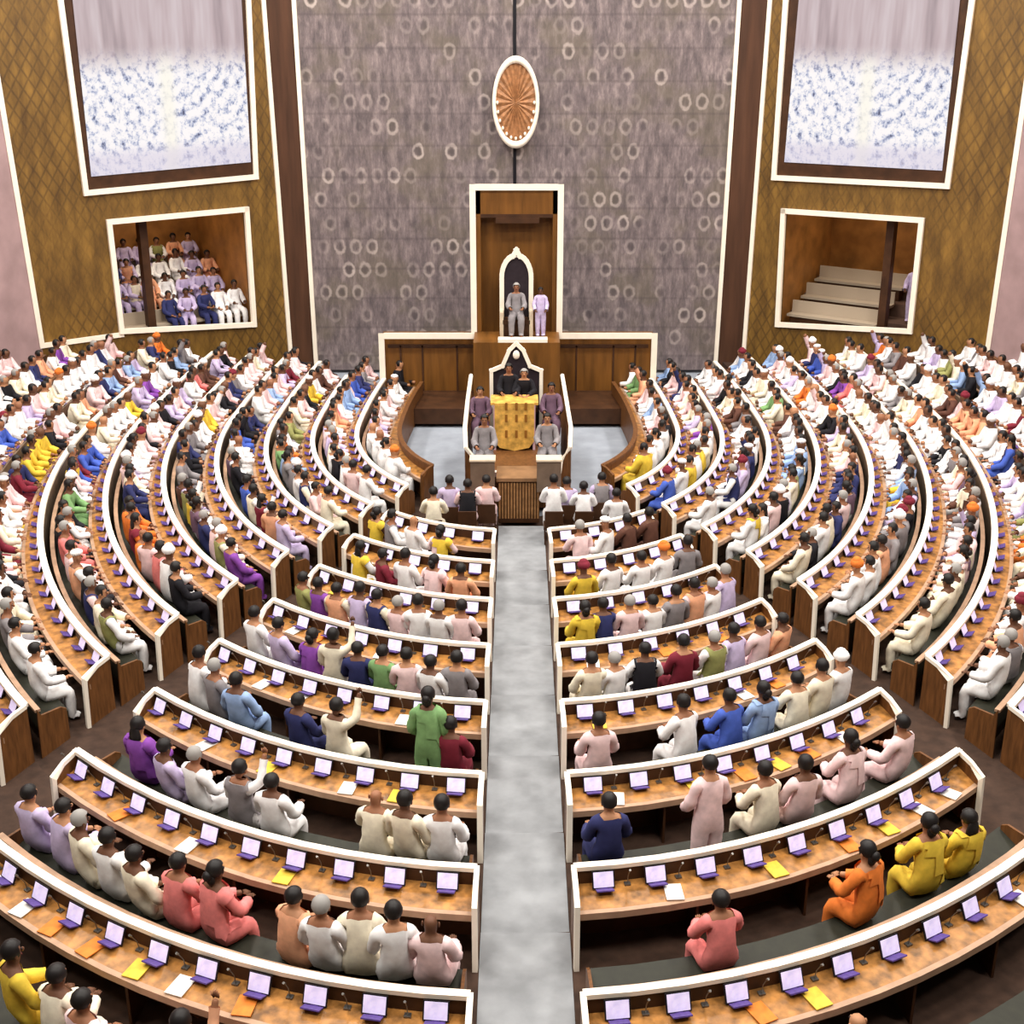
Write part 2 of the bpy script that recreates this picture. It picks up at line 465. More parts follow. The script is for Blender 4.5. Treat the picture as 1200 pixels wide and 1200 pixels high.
def standing_spec(pose):
    S = [((0, 0, .92), (.15, .12)), ((0, .01, 1.12), (.13, .11)), ((0, .0, 1.32), (.165, .12)), ((0, .01, 1.44), (.10, .08)),
         ((0, .02, 1.52), (.052, .052)), ((0, .035, 1.58), (.07, .078)), ((0, .04, 1.66), (.08, .095)), ((0, .035, 1.73), (.055, .065))]
    E = [(0, 1), (1, 2), (2, 3), (3, 4), (4, 5), (5, 6), (6, 7)]
    hands = []
    for sx in (-1, 1):
        n = len(S)
        S += [((sx*.17, 0, 1.41), .062), ((sx*.23, .04, 1.14), .048), ((sx*.20, .22, 1.0), .034), ((sx*.17, .28, .98), .03)]
        E += [(3, n), (n, n+1), (n+1, n+2), (n+2, n+3)]
        hands.append((Vector((sx*.17, .28, .98)), Vector((-sx*.3, 1, -.1)).normalized(), sx))
        n = len(S)
        S += [((sx*.09, .0, .84), .09), ((sx*.10, .02, .5), .068), ((sx*.10, 0, .1), .045), ((sx*.10, .13, .045), .04)]
        E += [(0, n), (n, n+1), (n+1, n+2), (n+2, n+3)]
    return S, E, hands, Vector((0, .04, 1.65))

def blob(bm, c, r, sc=(1, 1, 1), mi=0, u=10, v=7):
    M = Matrix.Translation(c)@Matrix.Diagonal((r*sc[0], r*sc[1], r*sc[2], 1))
    g = bmesh.ops.create_uvsphere(bm, u_segments=u, v_segments=v, radius=1, matrix=M)
    fs = set(f for vv in g['verts'] for f in vv.link_faces)
    for f in fs: f.material_index = mi; f.smooth = True
def make_proto(kind, pose, fine=True):
    S, E, hands, head = (seated_spec if kind == 'seated' else standing_spec)(pose)
    me = body_mesh(S, E, 0, 1 if fine else 0)
    base = bmesh.new(); base.from_mesh(me); bpy.data.meshes.remove(me)
    neck = head.z-.15
    def is_cloth(c):
        if c.z > neck-.01 and abs(c.x) < .125: return False
        for h, d, sx in hands:
            if (c-h).length < .085: return False
        if c.z < .07: return False
        return True
    # clothes shell
    cl = base.copy()
    bmesh.ops.delete(cl, geom=[f for f in cl.faces if not is_cloth(f.calc_center_median())], context='FACES')
    cl.normal_update()
    for v in cl.verts:
        w = .015 if v.co.z > head.z-.4 else .030
        nn = mnoise.noise(v.co*9.0)*.5+mnoise.noise(v.co*22.0)*.5
        v.co += v.normal*(w+.018*nn)
    top = head.z-.15
    def layer(test, w):
        b = cl.copy()
        bmesh.ops.delete(b, geom=[f for f in b.faces if not test(f.calc_center_median())], context='FACES')
        b.normal_update()
        for v in b.verts: v.co += v.normal*w
        return b
    vest = layer(lambda c: abs(c.x) < .165 and top-.50 < c.z < top+.05 and c.y < head.y+.14, .012)
    drape = layer(lambda c: abs(c.x) < .22 and top-.50 < c.z < top+.05 and c.y < head.y+.14 and c.x+(c.z-(top-.25))*.55 > .0, .016)
    # hair shell
    def hairmesh(style):
        b = bmesh.new()
        c = head+Vector((0, -.012, .025))
        if style == 'turban':
            blob(b, head+Vector((0, -.01, .06)), .115, (1, 1.08, .72)); blob(b, head+Vector((0, 0, .10)), .085, (1, 1, .8))
        elif style == 'cap':
            blob(b, head+Vector((0, 0, .075)), .10, (.85, 1.15, .55))
        else:
            blob(b, c, .102, (.93, 1.06, 1.0), u=12, v=9)
            bmesh.ops.delete(b, geom=[v for v in b.verts if (v.co.z < head.z-.045) or (v.co.y > head.y+.055 and v.co.z < head.z+.055)], context='VERTS')
            if style == 'bun':
                blob(b, head+Vector((0, -.12, -.01)), .055); blob(b, head+Vector((0, -.085, -.06)), .06, (1.1, .7, 1.2))
            if style == 'long':
                blob(b, head+Vector((0, -.085, -.13)), .085, (1.05, .5, 1.9))
        return b
    hairs = {}
    for st in ('short', 'turban', 'cap', 'bun', 'long'): hairs[st] = hairmesh(st)
    # face details and fingers join the body
    if fine:
        fy = head.y+.083
        blob(base, Vector((0, fy+.008, head.z-.015)), .02, (.7, 1, 1.2), 0, 6, 5)
        for sx in (-1, 1):
            blob(base, Vector((sx*.030, fy-.010, head.z+.012)), .011, (1.3, .8, .8), 1, 6, 5)
            blob(base, Vector((sx*.082, head.y-.005, head.z-.01)), .025, (.45, .8, 1.3), 0, 6, 5)
        blob(base, Vector((0, fy-.010, head.z-.052)), .016, (1.5, .6, .4), 2, 6, 4)
        for h, d, sx in hands:
            side = d.cross(Vector((0, 0, 1))).normalized()*sx
            if side.length < .1: side = Vector((sx, 0, 0))
            for j, (o, L) in enumerate(((-.027, .066), (-.009, .078), (.009, .073), (.026, .058))):
                p0 = h+d*.01+side*o; p1 = p0+d*L*.5; p2 = p0+d*L+Vector((0, 0, -.016))
                tube(base, [p0, p1, p2], [.009, .0085, .006], 5)
            p0 = h-side*.018; tube(base, [p0, p0-side*.03+d*.022, p0-side*.034+d*.05], [.010, .009, .007], 5)
    for b in [base, cl, vest, drape]+list(hairs.values()):
        for f in b.faces: f.smooth = True
    return dict(body=base, cloth=cl, vest=vest, drape=drape, hair=hairs, head=head)

POSES = ['upright', 'lean', 'slouch', 'turn', 'raise']
PROTO = {('seated', p): make_proto('seated', p) for p in POSES}
PROTO[('standing', 'upright')] = make_proto('standing', 'upright')
CRUDE = {('seated', p): make_proto('seated', p, False) for p in POSES}
CRUDE[('standing', 'upright')] = make_proto('standing', 'upright', False)

COL = {'white': (250, 245, 244), 'cream': (242, 230, 206), 'pale pink': (240, 208, 208), 'lavender': (200, 184, 218), 'black': (26, 24, 30), 'navy': (46, 50, 96),
       'brown': (92, 58, 46), 'grey': (138, 132, 134), 'orange': (222, 120, 48), 'yellow': (224, 190, 64), 'blue': (70, 96, 186), 'sky blue': (150, 176, 216),
       'purple': (132, 70, 160), 'maroon': (120, 34, 50), 'green': (122, 160, 104), 'peach': (232, 168, 130), 'salmon': (226, 128, 124), 'magenta': (186, 50, 110), 'olive': (150, 150, 92), 'dusky mauve': (112, 86, 104)}
WGT = [('white', 46), ('cream', 13), ('pale pink', 17), ('lavender', 7), ('black', 7), ('navy', 3), ('brown', 5), ('grey', 6), ('orange', 2), ('yellow', 2), ('sky blue', 3),
       ('purple', 1), ('maroon', 2), ('green', 1), ('peach', 4), ('salmon', 1), ('olive', 1), ('blue', 1)]
CM = {c: mat('cloth_'+c.replace(' ', '_'), v, .85, .16, 9) for c, v in COL.items()}
LIPS = mat('lips', (120, 60, 54), .6)
_cache = {}
def pm(key, bmsrc, mats_):
    if key not in _cache:
        me = bpy.data.meshes.new('m'); bmsrc.to_mesh(me)
        for m in mats_: me.materials.append(m)
        _cache[key] = me
    return _cache[key]
HAIRS = [('short', 'black', 58), ('short', 'grey', 12), ('bun', 'black', 7), ('long', 'black', 4), ('none', '', 6), ('turban', 'orange', 2), ('turban', 'white', 4), ('cap', 'white', 4), ('turban', 'maroon', 2)]
def pick(lst):
    t = R.random()*sum(w[-1] for w in lst)
    for w in lst:
        t -= w[-1]
        if t <= 0: return w
    return lst[-1]
def hair_mat(style, c):
    return CM[c] if style in ('turban', 'cap') else (HAIRK if c == 'black' else HAIRG)
def hair_text(style, c):
    return {'short': c+' hair', 'bun': 'hair bun', 'long': 'long hair', 'none': 'bald head', 'turban': c+' turban', 'cap': c+' cap'}[style]
def garment(style): return 'sari' if style in ('bun', 'long') else 'kurta'
GN = {'black': 'jacket', 'navy': 'jacket', 'brown': 'waistcoat', 'grey': 'jacket'}

PEOPLE = []       # dict(k, side, kind, a, col, hair, pose, loc, rz, z)
def face_rz(kf, a):             # local +Y looks inward
    n = -normal(kf, a)
    return math.atan2(-n.x, n.y)

# hand placed people of the sparse front-of-camera rows: (tier, x, colour, hair, pose, stature)
HP = [
 (0, 20, 'yellow', 'short', 'upright'), (0, 62, 'cream', 'short', 'lean'), (0, 105, 'pale pink', 'short', 'slouch'), (0, 215, 'peach', 'short', 'raise'),
 (0, 1010, 'pale pink', 'none', 'lean'),
 (1, 35, 'lavender', 'short', 'upright'), (1, 72, 'lavender', 'short', 'lean'), (1, 100, 'cream', 'short', 'upright'), (1, 132, 'white', 'short', 'upright'), (1, 166, 'cream', 'short', 'slouch'),
 (1, 200, 'salmon', 'short', 'lean'), (1, 236, 'salmon', 'bun', 'lean'), (1, 358, 'peach', 'short', 'lean'), (1, 395, 'white', 'short', 'slouch'), (1, 462, 'cream', 'short', 'lean'),
 (1, 490, 'white', 'short', 'upright'), (1, 533, 'pale pink', 'none', 'upright'),
 (1, 848, 'salmon', 'short', 'lean'), (1, 1022, 'orange', 'bun', 'lean'), (1, 1090, 'yellow', 'bun', 'lean'), (1, 1132, 'yellow', 'long', 'upright'),
 (2, 165, 'purple', 'long', 'upright'), (2, 200, 'lavender', 'short', 'slouch'), (2, 228, 'white', 'short', 'upright'), (2, 283, 'white', 'short', 'raise'), (2, 318, 'white', 'short', 'upright'),
 (2, 482, 'cream', 'none', 'lean'), (2, 515, 'cream', 'short', 'slouch'), (2, 550, 'white', 'short', 'upright'),
 (2, 712, 'navy', 'short', 'upright'), (2, 905, 'cream', 'short', 'lean'), (2, 935, 'pale pink', 'short', 'slouch'), (2, 1000, 'pale pink', 'bun', 'lean'), (2, 1055, 'pale pink', 'short', 'upright'),
 (3, 215, 'white', 'short', 'lean'), (3, 245, 'grey', 'short', 'upright'), (3, 275, 'sky blue', 'short', 'slouch'), (3, 350, 'navy', 'short', 'upright'), (3, 394, 'cream', 'short', 'raise'),
 (3, 552, 'maroon', 'short', 'upright'), (3, 680, 'pale pink', 'short', 'upright'), (3, 806, 'white', 'short', 'lean'),
 (3, 865, 'blue', 'short', 'lean'), (3, 888, 'sky blue', 'bun', 'upright'), (3, 975, 'cream', 'short', 'lean'), (3, 1003, 'cream', 'short', 'upright'), (3, 1030, 'white', 'turban', 'upright'),
 (4, 265, 'white', 'short', 'upright'), (4, 330, 'lavender', 'short', 'slouch'), (4, 365, 'purple', 'bun', 'lean'), (4, 398, 'cream', 'short', 'raise'), (4, 416, 'navy', 'short', 'upright'), (4, 463, 'green', 'short', 'upright'),
 (4, 502, 'pale pink', 'short', 'upright'), (4, 524, 'white', 'short', 'slouch'), (4, 552, 'grey', 'short', 'upright'),
 (4, 665, 'cream', 'short', 'slouch'), (4, 688, 'white', 'short', 'upright'), (4, 712, 'white', 'short', 'lean'), (4, 800, 'maroon', 'short', 'upright'), (4, 845, 'white', 'short', 'upright'),
 (4, 868, 'lavender', 'short', 'lean'), (4, 890, 'pale pink', 'short', 'upright'), (4, 935, 'peach', 'short', 'slouch'),
 (5, 340, 'olive', 'short', 'slouch'), (5, 362, 'purple', 'short', 'upright'), (5, 385, 'cream', 'short', 'upright'), (5, 412, 'lavender', 'short', 'lean'), (5, 438, 'cream', 'short', 'upright'), (5, 470, 'pale pink', 'short', 'upright'),
 (5, 512, 'white', 'short', 'upright'), (5, 535, 'white', 'short', 'slouch'), (5, 565, 'pale pink', 'short', 'upright'), (5, 655, 'yellow', 'bun', 'upright'), (5, 700, 'navy', 'short', 'lean'), (5, 738, 'pale pink', 'short', 'upright'),
 (5, 758, 'white', 'short', 'upright'), (5, 778, 'grey', 'short', 'slouch'), (5, 832, 'pale pink', 'short', 'upright'), (5, 852, 'white', 'short', 'upright'), (5, 872, 'lavender', 'short', 'lean'),
]
STAND = [(2, 820, 'pale pink', 'short'), (3, 507, 'green', 'bun')]
def a_from_px(kf, x, z):
    lo, hi = -1.2, 1.2
    for _ in range(50):
        mid = (lo+hi)/2
        if project(P(kf, mid, 0, z))[0] < x: lo = mid
        else: hi = mid
    return (lo+hi)/2
def clamp_a(k, a):
    s = 1 if a > 0 else -1
    lo = a_of_x(k, AX1 if s > 0 else -AX0)+.36/(RR0-k)
    hi = .53-.34/(RR0-k)
    if abs(a) > .6 and k <= 1: return a
    return s*max(lo, min(hi, abs(a))) if abs(a) < .60 else a
SEATK = .69
def add_person(k, a, kind, col, hair, pose, stand=False, rz=None):
    st, hc = hair
    PEOPLE.append(dict(k=k, a=a, side=1 if a > 0 else -1, kind=kind, col=col, st=st, hc=hc, pose=pose, stand=stand,
                       loc=P(k-SEATK, a, 0, fl(k)), rz=(face_rz(k-SEATK, a) if rz is None else rz)))
for (k, x, c, h, p) in HP:
    a = clamp_a(k, a_from_px(k-SEATK, x, fl(k)+.8))
    hc = {'turban': 'white', 'cap': 'white', 'none': ''}.get(h, 'black')
    if h == 'short' and R.random() < .12: hc = 'grey'
    add_person(k, a, 'centre', c, (h, hc), p)
HPL = {}
for p in PEOPLE: HPL.setdefault((p['k'], p['side']), []).append(p)
for v in HPL.values():          # keep elbow room between neighbours
    v.sort(key=lambda p: p['a'])
    for _ in range(6):
        for p, q in zip(v, v[1:]):
            kf = p['k']-SEATK; d = (P(kf, p['a'])-P(kf, q['a'])).length
            if d < .5:
                sh = (.5-d)/2/(RR0-kf)/1.1
                p['a'] = clamp_a(p['k'], p['a']-sh); q['a'] = clamp_a(q['k'], q['a']+sh)
    for p in v: p['loc'] = P(p['k']-SEATK, p['a'], 0, fl(p['k'])); p['rz'] = face_rz(p['k']-SEATK, p['a'])
for (k, x, c, h) in STAND:
    a = clamp_a(k, a_from_px(k-.47, x, fl(k)+1.1)); add_person(k, a, 'centre', c, (h, 'black'), 'upright', True)
for p in PEOPLE: p['hand'] = True
# filled rows
OVER = [(160, 610, 'orange', 20), (172, 635, 'orange', 14), (190, 660, 'salmon', 14), (105, 545, 'blue', 14), (98, 560, 'lavender', 12), (245, 505, 'yellow', 16), (295, 540, 'purple', 16), (115, 690, 'lavender', 16),
        (926, 545, 'sky blue', 18), (915, 530, 'black', 10), (942, 468, 'orange', 14), (1190, 680, 'blue', 26), (1188, 640, 'blue', 16), (40, 540, 'yellow', 18), (765, 590, 'orange', 16), (690, 690, 'yellow', 16), (700, 690, 'yellow', 12),
        (482, 668, 'purple', 14), (522, 690, 'magenta', 14), (1142, 500, 'peach', 20), (985, 570, 'navy', 22), (1040, 630, 'grey', 25), (1045, 545, 'white', 22), (1050, 520, 'white', 14), (285, 660, 'purple', 14), (1075, 590, 'lavender', 12),
        (815, 565, 'yellow', 10), (1115, 695, 'cream', 22), (1075, 745, 'cream', 22), (1060, 760, 'olive', 12), (990, 795, 'white', 22), (1175, 740, 'lavender', 20), (1100, 860, 'pale pink', 20), (185, 760, 'pale pink', 18),
        (105, 640, 'cream', 12), (80, 830, 'white', 22), (100, 850, 'white', 18), (25, 770, 'white', 20), (35, 660, 'white', 18), (20, 640, 'cream', 18), (60, 490, 'lavender', 12), (25, 500, 'white', 12), (905, 430, 'sky blue', 12),
        (880, 470, 'white', 14), (240, 730, 'cream', 14), (255, 715, 'pale pink', 16), (930, 690, 'white', 18), (1140, 410, 'white', 10), (855, 540, 'black', 8), (690, 660, 'white', 10), (650, 670, 'white', 10)]
def auto_row(k, s, kind, a0, a1, occ, pitch=.57):
    L = 0; a = a0+(.4 if kind == 'wing' else .2)/(RR0-k); out = 0
    kf = k-SEATK
    a += .28/max(.5, ((P(kf, a+.01)-P(kf, a)).length/.01))
    while a < a1-.01:
        sp = (P(kf, a+.01)-P(kf, a)).length/.01
        if R.random() < occ:
            c = pick(WGT)[0]; st, hc, _ = pick(HAIRS); pose = R.choice(['upright', 'upright', 'lean', 'slouch', 'turn', 'lean']) if R.random() > .03 else 'raise'
            aa = s*(a+R.uniform(-.04, .04)/sp)
            px, py, d = project(P(kf, aa, 0, fl(k)+.9))
            for ox, oy, oc, rr in OVER:
                if (px-ox)**2+(py-oy)**2 < rr*rr: c = oc
            add_person(k, aa, kind, c, (st, hc), pose)
        a += pitch/sp
for (k, s, kind, a0, a1) in SECT:
    if kind == 'centre':
        if k >= 6: auto_row(k, s, kind, a0, a1, .96, .55)
    else:
        if k < 0: auto_row(k, s, kind, a0, a1, .9, .56)
        else: auto_row(k, s, kind, a0, a1, .94 if k > 1 else .93, .54 if k < 9 else .7)
# sort by nearness, number seats
for p in PEOPLE:
    x, y, d = project(p['loc']+Vector((0, 0, .9))); p['d'] = d; p['vis'] = -30 < x < 1230 and y < 1260
PEOPLE = [p for p in PEOPLE if p['vis']]
rows = {}
for p in PEOPLE: rows.setdefault((p['k'], p['side'], p['kind']), []).append(p)
for v in rows.values():
    v.sort(key=lambda p: abs(p['a']))
    for i, p in enumerate(v): p['i'] = i
PEOPLE.sort(key=lambda p: p['d'])
def person_matrix(p, turn=0):
    h = .96+.12*((p['i']*37+p['k']*13) % 10)/10
    p['w'] = h
    return Matrix.Translation(p['loc'])@Matrix.Rotation(p['rz']+turn, 4, 'Z')@Matrix.Diagonal((1.04, 1.0, h*1.03, 1))
def place_person(p, label, group, name='person'):
    key = ('standing', 'upright') if p['stand'] else ('seated', p['pose'])
    pr = PROTO[key]; sk = R.randrange(3)
    me = pm((key, 'b', sk), pr['body'], [SKINS[sk], BLACK, LIPS])
    o = link(name, me)
    turn = R.uniform(-.3, .3) if p['pose'] != 'turn' else R.choice((-.6, .6))
    if p.get('i', 1) == 0: turn = 0
    if p['stand']: turn = 0
    h = .96+.12*R.random()
    o.location = p['loc']; o.rotation_euler = (0, 0, p['rz']+turn); o.scale = (1.06, 1.0, h*1.04)
    tag(o, label, 'person', group)
    c = link('clothes', pm((key, 'c', p['col']), pr['cloth'], [CM[p['col']]]), o)
    if p['st'] in ('bun', 'long'):
        dc = R.choice(['cream', 'maroon', 'yellow', 'dusky mauve', p['col'], p['col']])
        if p.get('hand'): dc = p['col']
        link('draped_scarf', pm((key, 'd', dc), pr['drape'], [CM[dc]]), o)
    elif R.random() < (.07 if p.get('hand') else .22) and p['col'] in ('white', 'cream', 'pale pink', 'lavender'):
        dc = R.choice(['black', 'navy', 'brown', 'grey', 'dusky mauve', 'peach', 'olive', 'cream'])
        link('sleeveless_jacket', pm((key, 'v', dc), pr['vest'], [CM[dc]]), o)
    if p['st'] != 'none':
        nm = {'turban': 'turban', 'cap': 'cap'}.get(p['st'], 'hair')
        link(nm, pm((key, 'h', p['st'], p['hc']), pr['hair'][p['st']], [hair_mat(p['st'], p['hc'])]), o)
    return o
IND = PEOPLE[:262]; REST = PEOPLE[262:]
for p in IND:
    g = GN.get(p['col'], 'kurta') if garment(p['st']) == 'kurta' else 'sari'
    if p['kind'] == 'centre':
        lab = 'person in %s %s, %s, %s from centre aisle, %s row, %s side' % (p['col'], g, hair_text(p['st'], p['hc']), ORD[p['i']], row_name(p['k'], 'centre'), SIDE[p['side']])
        if p['stand']: lab = lab.replace('person', 'standing person')
    else:
        lab = 'person in %s %s, %s, %s from side aisle, %s row, %s wing' % (p['col'], g, hair_text(p['st'], p['hc']), ORD[p['i']], row_name(p['k'], 'wing'), SIDE[p['side']])
    place_person(p, lab, 'people seated on the %s %s' % (SIDE[p['side']], 'central block' if p['kind'] == 'centre' else 'wing'))
# the rest of the crowd
def crowd(people, name, label, src=CRUDE):
    names = list(CM.keys()); slots = [CM[n] for n in names]+SKINS+[HAIRK, HAIRG]
    si = {n: i for i, n in enumerate(names)}; ns = len(names)
    V, Fc, MI = [], [], []
    for p in people:
        key = ('standing', 'upright') if p['stand'] else ('seated', p['pose'])
        pr = src[key]; turn = R.uniform(-.3, .3)
        h = .96+.12*R.random()
        M = Matrix.Translation(p['loc'])@Matrix.Rotation(p['rz']+turn, 4, 'Z')@Matrix.Diagonal((1.06, 1, h*1.04, 1))
        parts = [(pr['body'], ns+R.randrange(3)), (pr['cloth'], si[p['col']])]
        if p['st'] != 'none': parts.append((pr['hair'][p['st']], si[p['hc']] if p['st'] in ('turban', 'cap') else (ns+3 if p['hc'] == 'black' else ns+4)))
        for b, mi in parts:
            base = len(V); b.verts.index_update()
            V.extend([M@v.co for v in b.verts])
            for f in b.faces: Fc.append([base+v.index for v in f.verts]); MI.append(mi)
    me = bpy.data.meshes.new(name); me.from_pydata(V, [], Fc)
    for m in slots: me.materials.append(m)
    me.polygons.foreach_set('material_index', MI); me.polygons.foreach_set('use_smooth', [True]*len(Fc))
    o = link(name, me); tag(o, label, 'people', kind='stuff')
    return o
crowd(REST, 'seated_crowd', 'distant crowd of seated people in pale clothes filling the wings around the podium')

# ------------------------------------------------------------------ tablets on the desks
def tablet_meshes():
    b = bmesh.new(); box(b, -.13, .13, -.008, .008, 0, .20); bmesh.ops.bevel(b, geom=b.edges[:], offset=.004, segments=1)
    m1 = bpy.data.meshes.new('case'); b.to_mesh(m1); b.free(); m1.materials.append(BLACK)
    b = bmesh.new(); box(b, -.115, .115, -.012, -.0085, .015, .188)
    m2 = bpy.data.meshes.new('display'); b.to_mesh(m2); b.free(); m2.materials.append(SCREEN)
    b = bmesh.new(); box(b, -.1, .1, -.13, -.01, -.01, .004); box(b, -.04, .04, -.01, .05, -.01, .03)
    m3 = bpy.data.meshes.new('stand'); b.to_mesh(m3); b.free(); m3.materials.append(VIOLET)
    return m1, m2, m3
T1, T2, T3 = tablet_meshes()
def mic_mesh():
    b = bmesh.new(); tube(b, [(0, 0, 0), (0, -.02, .12), (0, -.09, .24)], .006, 5); tube(b, [(0, -.09, .24), (0, -.115, .27)], .014, 6)
    box(b, -.035, .035, -.03, .03, -.01, .012)
    m = bpy.data.meshes.new('mic'); b.to_mesh(m); b.free(); m.materials.append(METAL); return m
MIC = mic_mesh()
TAB = []
for (k, s, kind, a0, a1) in SECT:
    if kind == 'wing' and (k < 1 or k == 9): continue
    a = a0+.32/max(.5, (P(k, a0+.01)-P(k, a0)).length/.01); i = 0
    while True:
        sp = (P(k, a+.01)-P(k, a)).length/.01
        if a > a1-.2/sp: break
        off = .17 if kind == 'centre' else .12
        loc = P(k, s*a, off, fl(k)+RIM-.195)
        x, y, d = project(loc)
        if -20 < x < 1220 and y < 1230: TAB.append((d, k, s, kind, i, loc, face_rz(k, s*a), s*a))
        a += .60/sp; i += 1
TAB.sort(key=lambda t: t[0])
for (d, k, s, kind, i, loc, rz, a) in TAB[:300]:
    o = link('tablet', T1); o.location = loc; o.rotation_euler = (math.radians(-24), 0, rz)
    o.rotation_mode = 'XYZ'
    where = 'from %s aisle, %s row, %s %s' % ('centre' if kind == 'centre' else 'side', row_name(k, kind), SIDE[s], 'block' if kind == 'centre' else 'wing')
    tag(o, 'glowing desk tablet on a violet stand, %s %s' % (ORD[i], where), 'tablet', 'tablets on the curved desks')
    q = link('display', T2, o); q['label'] = 'pale lavender lit screen'
    link('stand', T3, o)
V, Fc, MI = [], [], []
def add_raw(me, M, mi):
    base = len(V); V.extend([M@v.co for v in me.vertices]); Fc.extend([[base+i for i in p.vertices] for p in me.polygons]); MI.extend([mi]*len(me.polygons))
for (d, k, s, kind, i, loc, rz, a) in TAB[300:]:
    M = Matrix.Translation(loc)@Matrix.Rotation(rz, 4, 'Z')@Matrix.Rotation(math.radians(-24), 4, 'X')
    for q, mi in ((T1, 0), (T2, 1), (T3, 2)): add_raw(q, M, mi)
if V:
    me = bpy.data.meshes.new('tablets'); me.from_pydata(V, [], Fc)
    for m in (BLACK, SCREEN, VIOLET): me.materials.append(m)
    me.polygons.foreach_set('material_index', MI)
    tag(link('distant_tablets', me), 'many small glowing tablets on the far wing desks', 'tablets', kind='stuff')
# microphones and papers beside the tablets of the centre blocks
ctr = [t for t in TAB if t[3] == 'centre' and t[1] <= 5]
for (d, k, s, kind, i, loc, rz, a) in ctr:
    da = .28/((P(k, a+.01)-P(k, a)).length/.01)
    if abs(a)+da < .53 or k == 0:
        o = link('microphone', MIC); o.location = P(k, a+s*da, .12, fl(k)+RIM-.20); o.rotation_euler = (0, 0, rz)
        tag(o, 'gooseneck microphone, %s from centre aisle, %s row, %s block' % (ORD[i], row_name(k, 'centre'), SIDE[s]), 'microphone', 'gooseneck microphones on the centre desks')
PB = bmesh.new(); box(PB, -.10, .10, -.14, .14, 0, .012); PM = bpy.data.meshes.new('paper'); PB.to_mesh(PM); PB.free(); PM.materials.append(PAPER)
PM2 = PM.copy(); PM2.materials[0] = mat('orange_folder', (214, 120, 40), .6, .2, 9)
PM3 = PM.copy(); PM3.materials[0] = mat('yellow_folder', (214, 180, 60), .6, .2, 9)
for (d, k, s, kind, i, loc, rz, a) in ctr:
    if R.random() < .45 and abs(a) < .5:
        da = R.uniform(.1, .3)/((P(k, a+.01)-P(k, a)).length/.01); j = R.choice([0, 0, 1, 2])
        o = link('document_folder', (PM, PM2, PM3)[j]); q = P(k-.17, a+s*da, 0, fl(k)+RIM-.214)
        o.location = q; o.rotation_euler = (0, 0, rz+R.uniform(-.2, .2))
        tag(o, '%s document folder lying by %s tablet from centre aisle, %s row, %s block' % (('white', 'orange', 'yellow')[j], ORD[i], row_name(k, 'centre'), SIDE[s]), 'folder', 'documents on the centre desks')

# ------------------------------------------------------------------ walls
def uvquad(bm, pts, uvs, uvl):
    v = [bm.verts.new(p) for p in pts]; f = bm.faces.new(v)
    for l, u in zip(f.loops, uvs): l[uvl].uv = u
    return f
def wing_n(s): return Vector((WD.y*-1*-s*-1, 0, 0))
NL = Vector((.5896, -.8077, 0))           # left wing normal toward the hall
NL = Vector((-WD.y, WD.x, 0)); NL = NL if NL.y < 0 else -NL
def wing_pt(s, x, y, off=0):
    """point of the wing wall seen at x,y ; off = distance in front (+) or behind (-)"""
    n = Vector((NL.x*-s, NL.y, 0)) if s > 0 else NL
    n = Vector((-NL.x, NL.y, 0)) if s > 0 else NL
    p0 = Vector((-WP.x, WP.y, 0)) if s > 0 else WP
    d = ray(x, y); t = (p0+n*off-CAM).dot(n)/d.dot(n)
    return CAM+d*t
def wing_dir(s): return Vector((-WD.x, WD.y, 0)) if s > 0 else WD
def wing_nrm(s): return Vector((-NL.x, NL.y, 0)) if s > 0 else NL
def wing_s(s, p):
    p0 = Vector((-WP.x, WP.y, 0)) if s > 0 else WP
    return (p-p0).dot(wing_dir(s))
def wing_at(s, t, z, off=0):
    p0 = Vector((-WP.x, WP.y, 0)) if s > 0 else WP
    v = p0+wing_dir(s)*t+wing_nrm(s)*off; v.z = z; return v
WING = {
 -1: dict(inner=[(308, 0), (340, 415)], screen=[(85, 0), (107, 207), (294, 190), (283, 0)], frame=[(70, 0), (100, 226), (299, 207), (290, 0)], booth=[(127, 260), (288, 245), (297, 380), (142, 388)], outer=[(0, 112), (49, 405)], low=[(49, 405), (142, 392)]),
  1: dict(inner=[(903, 0), (872, 415)], screen=[(1125, 0), (1104, 200), (919, 190), (936, 0)], frame=[(1140, 0), (1111, 218), (908, 208), (922, 0)], booth=[(1081, 258), (919, 247), (912, 380), (1067, 388)], outer=[(1199, 127), (1162, 381)], low=None)}
ZT = 15.2
